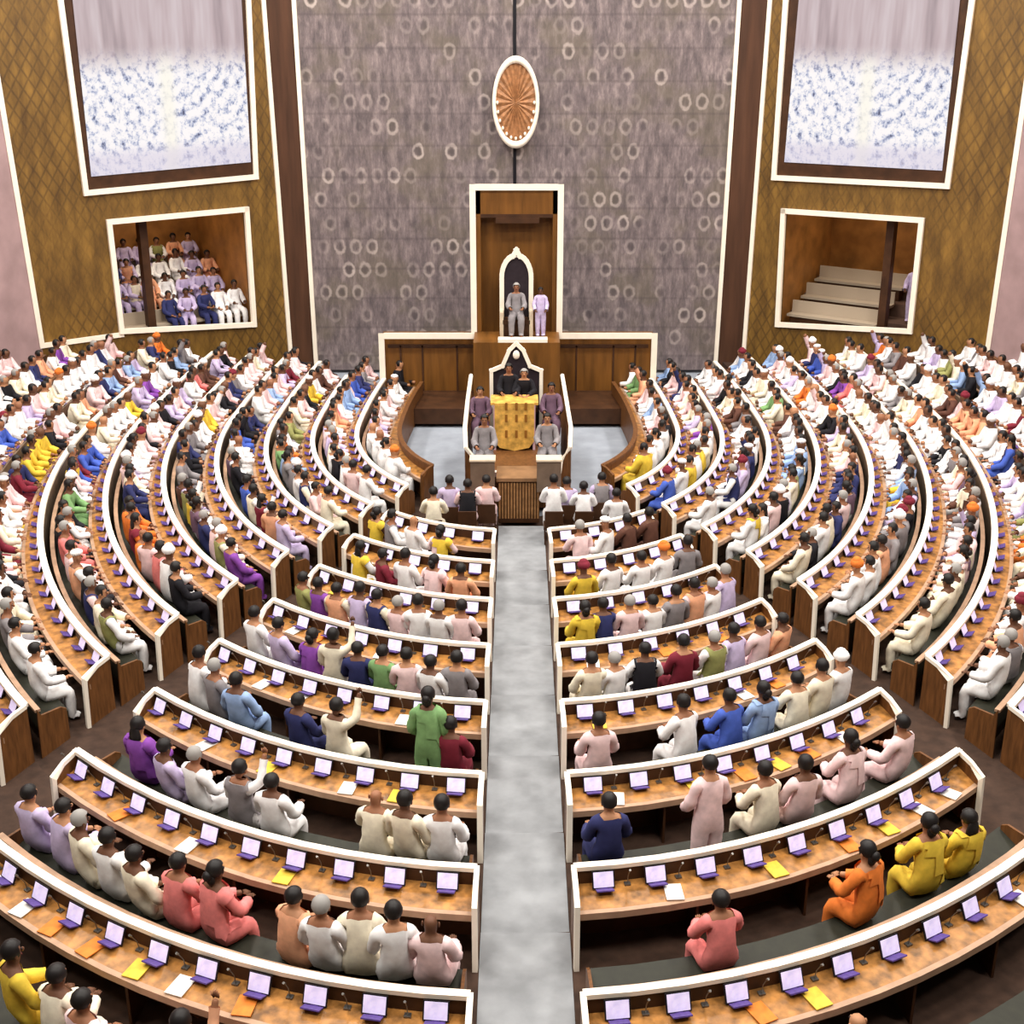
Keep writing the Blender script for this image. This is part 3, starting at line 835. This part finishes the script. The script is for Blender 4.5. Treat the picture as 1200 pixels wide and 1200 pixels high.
for s in (-1, 1):
    W = WING[s]
    pi_ = wing_pt(s, *W['inner'][1]); ti = wing_s(s, pi_); po = wing_pt(s, *W['outer'][1]); to = wing_s(s, po)
    pit = wing_pt(s, *W['inner'][0]); tit = wing_s(s, pit)
    pot = wing_pt(s, *W['outer'][0]); tot = wing_s(s, pot)
    bt = [wing_pt(s, *q) for q in W['booth']]; bs = [(wing_s(s, q), q.z) for q in bt]
    # wall face with the booth opening: fan of quads around the hole
    def ext(t0, z0, t1, z1, z): return t0+(t1-t0)*(z-z0)/(z1-z0)
    outer = [(ext(ti, pi_.z, tit, pit.z, ZT), ZT), (ext(to, po.z, tot, pot.z, ZT), ZT), (ext(to, po.z, tot, pot.z, 0), 0), (ext(ti, pi_.z, tit, pit.z, 0), 0)]
    hole = sorted(bs, key=lambda q: q[0])
    inn = sorted(hole[:2], key=lambda q: -q[1]); out_ = sorted(hole[2:], key=lambda q: -q[1])
    hole = [inn[0], out_[0], out_[1], inn[1]]
    bm = bmesh.new(); ul = bm.loops.layers.uv.new('UVMap')
    for i in range(4):
        j = (i+1) % 4
        q = [outer[i], outer[j], hole[j], hole[i]]
        uvquad(bm, [wing_at(s, t, z) for t, z in q], q, ul)
        q = [hole[i], hole[j]]                       # reveal of the opening
        uvquad(bm, [wing_at(s, *hole[i]), wing_at(s, *hole[j]), wing_at(s, *hole[j], -.25), wing_at(s, *hole[i], -.25)], [hole[i], hole[j], hole[j], hole[i]], ul)
    struct(finish(bm, 'wall_'+SIDE[s], GOLD))
    # cream trims of the wall
    def trim(name, pts, w=.15):
        b = bmesh.new()
        for p, q in zip(pts, pts[1:]): bar(b, p, q, w, wing_nrm(s), .06)
        return struct(finish(b, name, CREAM))
    trim('trim_1', [wing_at(s, *outer[0]), wing_at(s, *outer[3])], .13)
    tr = [wing_at(s, *outer[1]), po]
    if W['low']: tr += [wing_pt(s, *W['low'][1])]
    else: tr += [wing_at(s, *outer[2])]
    trim('trim_2', tr, .14)
    # big video screen
    root = empty('video_screen', wing_pt(s, *W['screen'][1]))
    tag(root, 'large bright video screen in a cream frame high on the %s wall' % SIDE[s], 'screen', 'wall video screens'); off = root.location.copy()
    sc = W['screen']; A = wing_pt(s, *sc[0], .06); B = wing_pt(s, *sc[1], .06); Cc = wing_pt(s, *sc[2], .06); D = wing_pt(s, *sc[3], .06)
    At = B+(A-B)*1.35; Dt = Cc+(D-Cc)*1.35
    bm = bmesh.new(); ul = bm.loops.layers.uv.new('UVMap')
    uvs = [(0, 1), (0, 0), (1, 0), (1, 1)] if s < 0 else [(1, 1), (1, 0), (0, 0), (0, 1)]
    uvquad(bm, [q-off for q in (At, B, Cc, Dt)], uvs, ul)
    back = [q-off-wing_nrm(s)*.055 for q in (At, B, Cc, Dt)]
    uvquad(bm, back[::-1], uvs[::-1], ul)
    finish(bm, 'display', VIDEO, root)
    fr = [wing_pt(s, *q) for q in W['frame']]; fr[0] = fr[1]+(fr[0]-fr[1])*1.36; fr[3] = fr[2]+(fr[3]-fr[2])*1.36
    bm = bmesh.new()
    for p, q in ((0, 1), (1, 2), (2, 3), (3, 0)): bar(bm, fr[p]-off, fr[q]-off, .15, wing_nrm(s), .10)
    finish(bm, 'frame', CREAM, root)
    bm = bmesh.new(); w2 = [wing_pt(s, *q, .02) for q in W['frame']]; w2[0] = fr[0]; w2[3] = fr[3]
    ff = [bm.verts.new(q-off+wing_nrm(s)*.01) for q in w2]; bm.faces.new(ff); finish(bm, 'backing', DARKW, root)
    # booth behind the opening
    t0 = min(q[0] for q in hole)-.1; t1 = max(q[0] for q in hole)+.1; z0 = min(q[1] for q in hole)-.25; z1 = max(q[1] for q in hole)+.1
    bm = bmesh.new()
    def wbox(b, ta, tb, oa, ob, za, zb):
        vs = [b.verts.new(wing_at(s, t, z, o)) for t in (ta, tb) for o in (oa, ob) for z in (za, zb)]
        for f in ((0, 1, 3, 2), (4, 6, 7, 5), (0, 4, 5, 1), (2, 3, 7, 6), (0, 2, 6, 4), (1, 5, 7, 3)): b.faces.new([vs[i] for i in f])
    D_ = 4.2
    wbox(bm, t0-.1, t1+.1, -D_, -D_-.1, z0, z1+.6); wbox(bm, t0-.1, t0, -.26, -D_, z0, z1+.6); wbox(bm, t1, t1+.1, -.26, -D_, z0, z1+.6)
    wbox(bm, t0, t1, -.26, -D_, z1+.5, z1+.6)
    o = struct(finish(bm, 'wall_gallery_'+SIDE[s], mat('gallery_panelling', (150, 100, 48), .5, .3, 2)))
    bm = bmesh.new()
    for i in range(4): wbox(bm, t0, t1, -.26-i*1.0, -.26-(i+1)*1.0 if i < 3 else -D_, z0-.1, z0+.05+i*.42)
    struct(finish(bm, 'floor_gallery_'+SIDE[s], mat('gallery_carpet', (96, 72, 60), .9, .2, 4)))
    L = bpy.data.lights.new('gallery_lamp', 'AREA'); L.energy = 60; L.size = 1.5; L.color = (1, .85, .66)
    lo = link('gallery_ceiling_lamp', L); lo.location = wing_at(s, (t0+t1)/2, z1+.46, -2)
    tag(lo, 'recessed lamp in the %s gallery ceiling' % SIDE[s], 'lamp')
    bm = bmesh.new()
    for i in range(4):
        j = (i+1) % 4
        bar(bm, wing_at(s, *hole[i]), wing_at(s, *hole[j]), .15, wing_nrm(s), .1)
    o = struct(finish(bm, 'trim_3', CREAM))
    # posts inside the booth
    tp = wing_s(s, wing_pt(s, 178 if s < 0 else 1033, 300))
    bm = bmesh.new(); wbox(bm, tp-.12, tp+.12, -.5, -.8, z0, z1+.5)
    tag(finish(bm, 'gallery_post', DARKW), 'dark square post inside the %s gallery opening' % SIDE[s], 'post')
    if True:
        for i in range(3 if s > 0 else 4):
            root = empty('gallery_bench', wing_at(s, (t0+t1)/2, z0+.05+i*.42, -.8-i*1.0)); off = root.location.copy()
            tag(root, ('pale empty gallery bench, %s row behind the right opening' if s > 0 else 'gallery bench under the seated visitors, %s row behind the left opening') % ORD[i], 'bench', 'gallery benches %s' % SIDE[s])
            ta = t0+.15; tb = t1-.2 if s < 0 else tp-.2
            zz = z0+.05+i*.42
            def pb(fn, nm, mm):
                b = bmesh.new(); fn(b); bmesh.ops.translate(b, verts=b.verts[:], vec=-off); finish(b, nm, mm, root)
            oo = -.5-i*1.0
            pb(lambda b: wbox(b, ta, tb, oo-.15, oo-.55, zz+.36, zz+.44), 'seat', mat('pale_bench', (176, 160, 140), .6))
            pb(lambda b: wbox(b, ta, tb, oo-.55, oo-.62, zz+.40, zz+.82), 'backrest', mat('pale_bench', (176, 160, 140), .6))
            pb(lambda b: wbox(b, ta+.1, tb-.1, oo-.2, oo-.5, zz, zz+.36), 'base', DARKW)
    if s > 0:
        q = dict(loc=wing_at(s, tp+.55, z0+.05+.42, -1.6), rz=math.atan2(-wing_nrm(s).x, wing_nrm(s).y), pose='upright', stand=True, col='lavender', st='short', hc='black')
        place_person(q, 'standing person in lavender kurta beside the post of the right gallery', 'people in the galleries')
    else:
        cnt = 0
        for i in range(4):
            n = 8; 
            for j in range(n):
                tt = t0+.35+(t1-t0-.7)*j/(n-1)+(.18 if i % 2 else -.05)
                if j >= 5 and i not in (1, 2): continue
                if i == 0 and j > 5: continue
                q = dict(loc=wing_at(s, tt, z0+.05+i*.42, -.90-i*1.0), rz=math.atan2(-wing_nrm(s).x, wing_nrm(s).y), pose=R.choice(['upright', 'slouch', 'lean']), stand=False,
                         col=R.choice(['lavender', 'lavender', 'white', 'navy', 'white', 'lavender', 'peach']), st='short', hc='black')
                place_person(q, 'person in %s shirt, %s gallery row, %s seat from the inner end' % (q['col'], ORD[i], ORD[j]), 'people in the galleries')
    # side wall of the hall, running towards the camera
    pc = wing_at(s, *outer[2]); pct = wing_at(s, *outer[1])
    bm = bmesh.new(); ul = bm.loops.layers.uv.new('UVMap')
    q1 = Vector((s*23, 16, 0)); q1t = Vector((s*23, 16, ZT))
    uvquad(bm, [pc, q1, q1t, pct], [(0, 0), (10, 0), (10, 10), (0, 10)], ul)
    struct(finish(bm, 'wall_side_'+SIDE[s], PINKW))

# centre wall
YB = 41.6
bl, br = at_y(371, 430, YB), at_y(838, 430, YB); tl, tr_ = at_y(344, -10, YB), at_y(867, -10, YB)
def extz(a, b, z): return a+(b-a)*((z-a.z)/(b.z-a.z))
bl2, tl2, br2, tr2 = extz(bl, tl, 0), extz(bl, tl, ZT), extz(br, tr_, 0), extz(br, tr_, ZT)
bm = bmesh.new(); ul = bm.loops.layers.uv.new('UVMap')
q = [bl2, br2, tr2, tl2]; uvquad(bm, q, [(p.x, p.z) for p in q], ul)
struct(finish(bm, 'wall_back', STONE))
bm = bmesh.new(); bar(bm, bl2, tl2, .13, (0, -1, 0), .08); struct(finish(bm, 'trim_4', CREAM))
bm = bmesh.new(); bar(bm, br2, tr2, .13, (0, -1, 0), .08); struct(finish(bm, 'trim_5', CREAM))
g0 = at_y(603, -20, YB); g1 = at_y(603, 300, YB)
bm = bmesh.new(); box(bm, g0.x-.05, g0.x+.05, YB-.03, YB, g1.z, ZT); struct(finish(bm, 'trim_6', BLACK))
for s in (-1, 1):                   # dark brown returns between the centre wall and the wings
    W = WING[s]
    i0 = wing_pt(s, *W['inner'][1]); i1 = wing_pt(s, *W['inner'][0]); a, b = extz(i0, i1, 0), extz(i0, i1, ZT)
    c, d = (bl2, tl2) if s < 0 else (br2, tr2)
    bm = bmesh.new(); v = [bm.verts.new(p) for p in (a, c, d, b)]; bm.faces.new(v)
    struct(finish(bm, 'wall_return_'+SIDE[s], mat('chocolate_panelling', (78, 50, 34), .5, .3, 1.5, stretch=(3, 3, .3))))

# medallion
mc = at_y(604.5, 120, YB-.25); rx = (at_y(632, 120, YB).x-at_y(577, 120, YB).x)/2; rz_ = (at_y(604, 66, YB).z-at_y(604, 174, YB).z)/2
root = empty('wall_medallion', mc); tag(root, 'tall oval bronze medallion with cream beaded rim hung on the grey back wall', 'medallion')
bm = bmesh.new()
n = 40; sec = [(1.0, .0), (1.0, -.12), (.93, -.17), (.84, -.12), (.84, 0)]
rg = [[bm.verts.new((rx*f*cos(2*PI*i/n), y, rz_*f*sin(2*PI*i/n))) for f, y in sec] for i in range(n)]
for i in range(n):
    for j in range(len(sec)): bm.faces.new((rg[i][j], rg[(i+1) % n][j], rg[(i+1) % n][(j+1) % 5], rg[i][(j+1) % 5]))
rim = finish(bm, 'rim', CREAM, root, True)
bm = bmesh.new()
c0 = bm.verts.new((0, -.10, 0)); rr = [[bm.verts.new((rx*f*cos(2*PI*i/48), -.06-.05*(1-f)+(.02 if i % 2 else -.02)*(f > .2), rz_*f*sin(2*PI*i/48))) for f in (.3, .6, .85)] for i in range(48)]
for i in range(48):
    j = (i+1) % 48
    bm.faces.new((c0, rr[i][0], rr[j][0])); bm.faces.new((rr[i][0], rr[i][1], rr[j][1], rr[j][0])); bm.faces.new((rr[i][1], rr[i][2], rr[j][2], rr[j][1]))
finish(bm, 'relief_disc', BRONZE, root)
for i in range(24):
    a = 2*PI*i/24
    if sin(a) < .2:
        bm = bmesh.new(); blob(bm, Vector((rx*.78*cos(a), -.13, rz_*.78*sin(a))), .045, (1, 1, 1.3), u=6, v=5); finish(bm, 'bead', CREAM, root, True)
bm = bmesh.new(); box(bm, -.05, .05, 0, .22, -.4, .4); finish(bm, 'wall_mount', DARKW, root)

# ------------------------------------------------------------------ panelled screen behind the podium (low wall + tower)
YS = 37.3
pl = at_y(448, 391, YS); prr = at_y(766, 391, YS); t_l = at_y(556, 218, YS); t_r = at_y(655, 218, YS); mid = at_y(556, 391, YS)
xs = [pl.x, mid.x, at_y(655, 391, YS).x, prr.x]; zl = pl.z; zt = t_l.z; xt0, xt1 = t_l.x, t_r.x
xt0 = mid.x; xt1 = xs[2]
root = empty('panelled_screen', (0, YS, 0)); tag(root, 'stepped golden brown wood screen with cream edging behind the podium', 'screen wall'); o_ = Vector((0, YS, 0))
WPAN = mat('amber_wood_panelling', (112, 72, 28), .45, .35, 1.2, stretch=(4, 1, .5))
bm = bmesh.new(); box(bm, xs[0], xs[3], 0, .3, 0, zl); finish(bm, 'low_panel', WPAN, root)
bm = bmesh.new(); box(bm, xt0, xt0+.22, -.25, .3, zl-.3, zt); box(bm, xt1-.22, xt1, -.25, .3, zl-.3, zt); box(bm, xt0, xt1, -.25, .3, zt-.75, zt); box(bm, xt0, xt1, .2, .3, zl-.3, zt)
finish(bm, 'tower', WPAN, root)
bm = bmesh.new()
pts = [(xs[0], .92), (xs[0], zl), (xt0, zl), (xt0, zt), (xt1, zt), (xt1, zl), (xs[3], zl), (xs[3], .92)]
for (p, q) in zip(pts, pts[1:]): bar(bm, (p[0], -.26, p[1]), (q[0], -.26, q[1]), .17, (0, -1, 0), .06)
finish(bm, 'edging', CREAM, root)
bm = bmesh.new()
for x in (xs[0]+.5, xs[0]+1.15, xt0-.55, xt1+.5, xs[3]-1.2, xs[3]-.55): box(bm, x, x+.05, -.03, 0, .2, zl-.35)
box(bm, xs[0]+.15, xs[3]-.15, -.03, 0, zl-.42, zl-.32)
finish(bm, 'moulding', DARKW, root)
bm = bmesh.new(); box(bm, xt0+.22, xt1-.22, -.27, -.1, zt-.85, zt-.75); box(bm, -.62, .62, -.3, .2, zt-1.0, zt-.85)
finish(bm, 'canopy_lintel', DARKW, root)

# plinth in front of the low wall
bm = bmesh.new(); box(bm, xs[0]+.2, xs[3]-.2, 35.3, YS, 0, .45)
tag(finish(bm, 'plinth', DARKW), 'low dark wooden plinth at the foot of the panelled screen', 'plinth')
# upper dais with high chair and attendants
zp = at_y(600, 396, 36.2).z
DX = (.05+0)
bm = bmesh.new(); box(bm, xt0+.02, xt1-.02, 35.6, YS-.27, .45, zp)
tag(finish(bm, 'upper_dais', WPAN), 'tall brown wooden dais carrying the arched high chair', 'dais')
def arch_pts(hw, h, n=14, z0=0, point=.15):
    pts = [(-hw, z0)]
    for i in range(n+1):
        a = PI-PI*i/n
        pts.append((hw*cos(a), h-hw*1.5+hw*1.5*sin(a)+(point if i == n//2 else 0)))
    pts.append((hw, z0)); return pts
def strip_frame(bm, pts, w, y0, y1):
    for p, q in zip(pts, pts[1:]): bar(bm, (p[0], y0, p[1]), (q[0], y0, q[1]), w, (0, -1, 0), abs(y0-y1))
def plate(bm, pts, y0, y1):
    f = [bm.verts.new((x, y0, z)) for x, z in pts]; g = [bm.verts.new((x, y1, z)) for x, z in pts]
    bm.faces.new(f); bm.faces.new(g[::-1])
    for i in range(len(f)):
        j = (i+1) % len(f); bm.faces.new((f[i], g[i], g[j], f[j]))
def high_chair(name, label, x, y, z, hw, h, w, seat_h):
    root = empty(name, (x, y, z)); tag(root, label, 'chair')
    pts = arch_pts(hw, h)
    bm = bmesh.new(); plate(bm, pts, 0, .12); finish(bm, 'backrest', LEATHER if False else mat('dark_plum_upholstery', (44, 34, 40), .7, .2, 9), root)
    bm = bmesh.new(); strip_frame(bm, pts, w, .02, -.07); finish(bm, 'arched_frame', CREAM, root)
    bm = bmesh.new(); box(bm, -hw+.03, hw-.03, -.5, 0, seat_h-.12, seat_h); finish(bm, 'seat', DARKW, root)
    for sx in (-1, 1):
        bm = bmesh.new(); box(bm, sx*hw-.05, sx*hw+.05, -.5, 0, 0, seat_h+.22); finish(bm, 'arm', mat('pale_chair_arm', (214, 196, 170), .5, .1, 6), root)
    bm = bmesh.new(); box(bm, -hw+.05, hw-.05, -.45, -.05, 0, seat_h-.12); finish(bm, 'base', DARKW, root)
    return root
htop = at_y(604, 300, 36.6).z
high_chair('high_chair', 'tall arched chair with cream frame and dark back in the tower niche', -.03, 36.75, zp, .42, htop-zp, .13, .5)
q = dict(loc=Vector((-.03, 36.42, zp+.05)), rz=PI, pose='upright', stand=False, col='grey', st='short', hc='grey')
def pp(q, label, g='people on the podium'):
    sv = R.random; o = place_person(q, label, g); o.rotation_euler.z = q['rz']; return o
pp(q, 'person in grey jacket seated in the tall arched chair of the tower niche')
q = dict(loc=Vector((.66, 36.3, zp)), rz=PI, pose='upright', stand=True, col='lavender', st='short', hc='black')
o = pp(q, 'standing person in lavender robe at the right of the arched high chair'); o.scale = (.8, .9, .82)
# ledge table in front of chair
bm = bmesh.new(); box(bm, -.55, .85, 35.6, 35.95, zp, zp+.09)
tag(finish(bm, 'ledge', CREAM), 'narrow cream ledge along the front of the upper dais', 'ledge')

# lower rostrum
zb = .85
YF = 28.6
yl = at_z(560, 555, zb); yr = at_z(655, 555, zb); YF = yl.y
root = empty('rostrum', (0, YF, 0)); tag(root, 'wooden podium platform with pale front edge below the high chair', 'podium')
bm = bmesh.new(); box(bm, yl.x, yr.x, 0, 5.5, 0, zb); finish(bm, 'platform', WOOD, root)
bm = bmesh.new(); box(bm, yl.x-.05, yr.x+.05, -.06, .10, zb-.06, zb+.05); finish(bm, 'front_edge', mat('pale_pink_stone', (236, 212, 204), .5), root)
for s in (-1, 1):
    px = [(552, 440, 2.1), (548, 470, 1.9), (545, 500, 1.7), (546, 525, 1.45), (558, 540, 1.15), (560, 555, .9)] if s < 0 else [(659, 440, 2.1), (664, 470, 1.9), (669, 500, 1.7), (668, 525, 1.45), (657, 540, 1.15), (655, 555, .9)]
    pts = [at_z(*p) for p in px]
    bm = bmesh.new(); pr = None
    for p in pts:
        cur = [bm.verts.new((p.x-.02, p.y-YF, 0)), bm.verts.new((p.x+.02, p.y-YF, 0)), bm.verts.new((p.x+.02, p.y-YF, p.z)), bm.verts.new((p.x-.02, p.y-YF, p.z))]
        if pr:
            for i in range(4): bm.faces.new((pr[i], pr[(i+1) % 4], cur[(i+1) % 4], cur[i]))
        pr = cur
    finish(bm, 'side_screen', WOOD, root)
    bm = bmesh.new(); tube(bm, [(p.x, p.y-YF, p.z) for p in pts], .055, 6); finish(bm, 'cream_rail', CREAM, root)
# lower chair and golden desk
Yc_ = 31.6
c0 = at_y(604, 402, Yc_); xl = at_y(576, 460, Yc_).x; xr = at_y(634, 460, Yc_).x
zsh = at_y(604, 434, Yc_).z; 
root = empty('presiding_chair', ((xl+xr)/2, Yc_, zb)); tag(root, 'broad cream framed chair with pointed top behind the golden desk', 'chair')
hw = (xr-xl)/2
pts = [(-hw, 0), (-hw, zsh-zb), (-hw*.55, zsh-zb+.12), (-hw*.28, c0.z-zb-.18), (0, c0.z-zb), (hw*.28, c0.z-zb-.18), (hw*.55, zsh-zb+.12), (hw, zsh-zb), (hw, 0)]
bm = bmesh.new(); plate(bm, pts, 0, .12); finish(bm, 'backrest', mat('dark_plum_upholstery', (44, 34, 40)), root)
bm = bmesh.new(); strip_frame(bm, pts, .09, .02, -.07); finish(bm, 'cream_frame', CREAM, root)
bm = bmesh.new(); blob(bm, Vector((0, -.1, c0.z-zb-.28)), .09, (1, .5, 1.3)); finish(bm, 'crest', CREAM, root, True)
bm = bmesh.new(); box(bm, -hw+.1, hw-.1, -.6, 0, .74, .86); finish(bm, 'seat', DARKW, root)
bm = bmesh.new(); box(bm, -hw+.15, hw-.15, -.5, -.05, 0, .74); finish(bm, 'base', DARKW, root)
# golden desk (front panel faces the hall)
Yd = 30.2
a = at_y(580, 535, Yd); b = at_y(626, 472, Yd)
root = empty('golden_desk', ((a.x+b.x)/2, Yd, zb)); tag(root, 'golden carved desk with rounded corners in the middle of the podium', 'desk')
hw = (b.x-a.x)/2; hz = b.z-zb
bm = bmesh.new()
pts = [(-hw, .25), (-hw+.12, .08), (0, .0), (hw-.12, .08), (hw, .25), (hw, hz), (-hw, hz)]
plate(bm, pts, -.08, .0); finish(bm, 'front_panel', GOLDP, root)
bm = bmesh.new(); box(bm, -hw-.1, hw+.1, 0, .75, hz-.06, hz); finish(bm, 'desk_top', GOLDP, root)
for sx in (-1, 1):
    bm = bmesh.new(); box(bm, sx*hw-.03, sx*hw+.03, 0, .7, 0, hz-.06); finish(bm, 'side_panel', mat('pale_lilac_panel', (214, 180, 190), .5), root)
bm = bmesh.new()
for x in (-.2, .05, .28):
    for z in (.35, .75, 1.05): box(bm, x-.03, x+.03, -.1, -.08, z, z+.18)
finish(bm, 'carving', mat('dark_gold', (140, 92, 34), .5), root)
cx_ = (a.x+b.x)/2
pp(dict(loc=Vector((cx_-.14, 31.2, zb+.45)), rz=PI, pose='upright', stand=False, col='black', st='short', hc='black'), 'person in black jacket seated left of centre behind the golden desk')
pp(dict(loc=Vector((cx_+.24, 31.25, zb+.45)), rz=PI, pose='lean', stand=False, col='black', st='short', hc='grey'), 'person in black jacket seated right of centre behind the golden desk')
for i, (x, y, c, w) in enumerate([(563, 480, 'dusky mauve', 'upper left'), (646, 480, 'dusky mauve', 'upper right'), (568, 520, 'grey', 'lower left'), (641, 515, 'grey', 'lower right')]):
    v = at_z(x, y, zb+.8); v.z = zb
    pp(dict(loc=v, rz=PI, pose='upright', stand=False, col=c, st='short', hc='black'), 'clerk in %s coat seated at the %s of the golden desk' % (c, w))
    root = empty('stool', v); tag(root, 'small dark stool under the %s clerk of the podium' % w, 'stool')
    bm = bmesh.new(); box(bm, -.2, .2, -.2, .2, .38, .45); finish(bm, 'seat', DARKW, root)
    bm = bmesh.new(); box(bm, -.04, .04, -.04, .04, 0, .38); finish(bm, 'pedestal', DARKW, root)
for s in (-1, 1):
    v = at_z(566 if s < 0 else 643, 528, zb+.8); v.z = zb; v.y -= .55
    nm = SIDE[s]; root = empty('clerk_desk', v); tag(root, 'small brown clerk desk on the %s side of the podium' % nm, 'desk')
    bm = bmesh.new(); box(bm, -.27, .27, 0, .05, 0, .72); finish(bm, 'front_panel', PANEL, root)
    bm = bmesh.new(); box(bm, -.29, .29, -.03, .36, .72, .76); finish(bm, 'desk_top', mat('pale_chair_arm', (214, 196, 170)), root)
    for sx in (-1, 1):
        bm = bmesh.new(); box(bm, sx*.25-.02, sx*.25+.02, .05, .34, 0, .72); finish(bm, 'side_panel', PANEL, root)
# slatted front table
c1 = at_z(583, 612, 0); zz = 1.08
tx0, tx1 = at_z(584, 612, 0).x, at_z(632, 612, 0).x; ty = c1.y
root = empty('slatted_table', ((tx0+tx1)/2, ty, 0)); tag(root, 'brown table with vertical slatted front at the head of the grey aisle runner', 'table'); hx = (tx1-tx0)/2
bm = bmesh.new(); box(bm, -hx, hx, .03, YF-ty-.15, 0, zz-.08); finish(bm, 'body', WOOD, root)
bm = bmesh.new(); n = 14
for i in range(n): 
    x = -hx+2*hx*(i+.5)/n; box(bm, x-.02, x+.02, -.02, .03, .1, zz-.12)
finish(bm, 'slatted_front', mat('slat_wood', (150, 108, 66), .5, .3, 8), root)
bm = bmesh.new(); box(bm, -hx-.04, hx+.04, -.05, YF-ty-.12, zz-.08, zz); finish(bm, 'table_top', mat('table_top_wood', (140, 104, 72), .4, .2, 4), root)
bm = bmesh.new(); box(bm, -hx, hx, -.03, .03, 0, .1); finish(bm, 'kick_plate', DARKW, root)
# clerks sitting on both sides of the table
for i, (x, y, c) in enumerate([(527, 585, 'lavender'), (548, 590, 'pale pink'), (570, 582, 'pale pink'), (649, 590, 'white'), (664, 583, 'lavender'), (684, 590, 'white'), (705, 580, 'lavender'), (508, 600, 'cream'), (722, 598, 'white')]):
    v = at_z(x, y, .9); v.z = 0
    pp(dict(loc=v, rz=0, pose=R.choice(['upright', 'lean']), stand=False, col=c, st='short', hc='black'), 'person in %s seated near the slatted table, %s from the left' % (c, ORD[sorted([527, 548, 570, 649, 664, 684, 705, 508, 722]).index(x)]), 'people around the slatted table')
    root = empty('chair', v+Vector((0, -.02, 0))); tag(root, 'small dark chair at the slatted table, %s from the left' % ORD[sorted([527, 548, 570, 649, 664, 684, 705, 508, 722]).index(x)], 'chair', 'chairs around the slatted table')
    bm = bmesh.new(); box(bm, -.22, .22, -.2, .22, .36, .42); finish(bm, 'seat', DARKW, root)
    bm = bmesh.new(); box(bm, -.2, .2, -.24, -.2, .36, .8); finish(bm, 'backrest', DARKW, root)
    for sx in (-1, 1):
        for sy in (-1, 1):
            bm = bmesh.new(); box(bm, sx*.19-.015, sx*.19+.015, sy*.18-.015, sy*.18+.015, 0, .36); finish(bm, 'leg', DARKW, root)

# ------------------------------------------------------------------ lights
def area(x, y, z, sx, sy, e, col=(1, .95, .88), rot=(0, 0, 0)):
    L = bpy.data.lights.new('ceiling_lamp', 'AREA'); L.shape = 'RECTANGLE'; L.size = sx; L.size_y = sy; L.energy = e; L.color = col
    o = link('ceiling_lamp', L); o.location = (x, y, z); o.rotation_euler = rot; return o
for x in (-13, -4.5, 4.5, 13):
    for y in (6, 16, 26, 35):
        area(x, y, 19, 2.2, 2.2, 1150)
w = bpy.data.worlds.new('hall_ambient'); bpy.context.scene.world = w; w.use_nodes = True
w.node_tree.nodes['Background'].inputs[0].default_value = (1, .93, .88, 1)
w.node_tree.nodes['Background'].inputs[1].default_value = .11

# ------------------------------------------------------------------ camera
cam = bpy.data.cameras.new('camera'); co = link('camera', cam); co.location = CAM
co.rotation_euler = (PI/2-PITCH, 0, 0)
cam.sensor_width = 36; cam.sensor_fit = 'HORIZONTAL'; cam.lens = 36*F_PX/1200; cam.shift_x = -SHX; cam.clip_end = 200
bpy.context.scene.camera = co
vs = bpy.context.scene.view_settings
vs.view_transform = 'Standard'; vs.look = 'None'; vs.gamma = 1; vs.exposure = 0.0
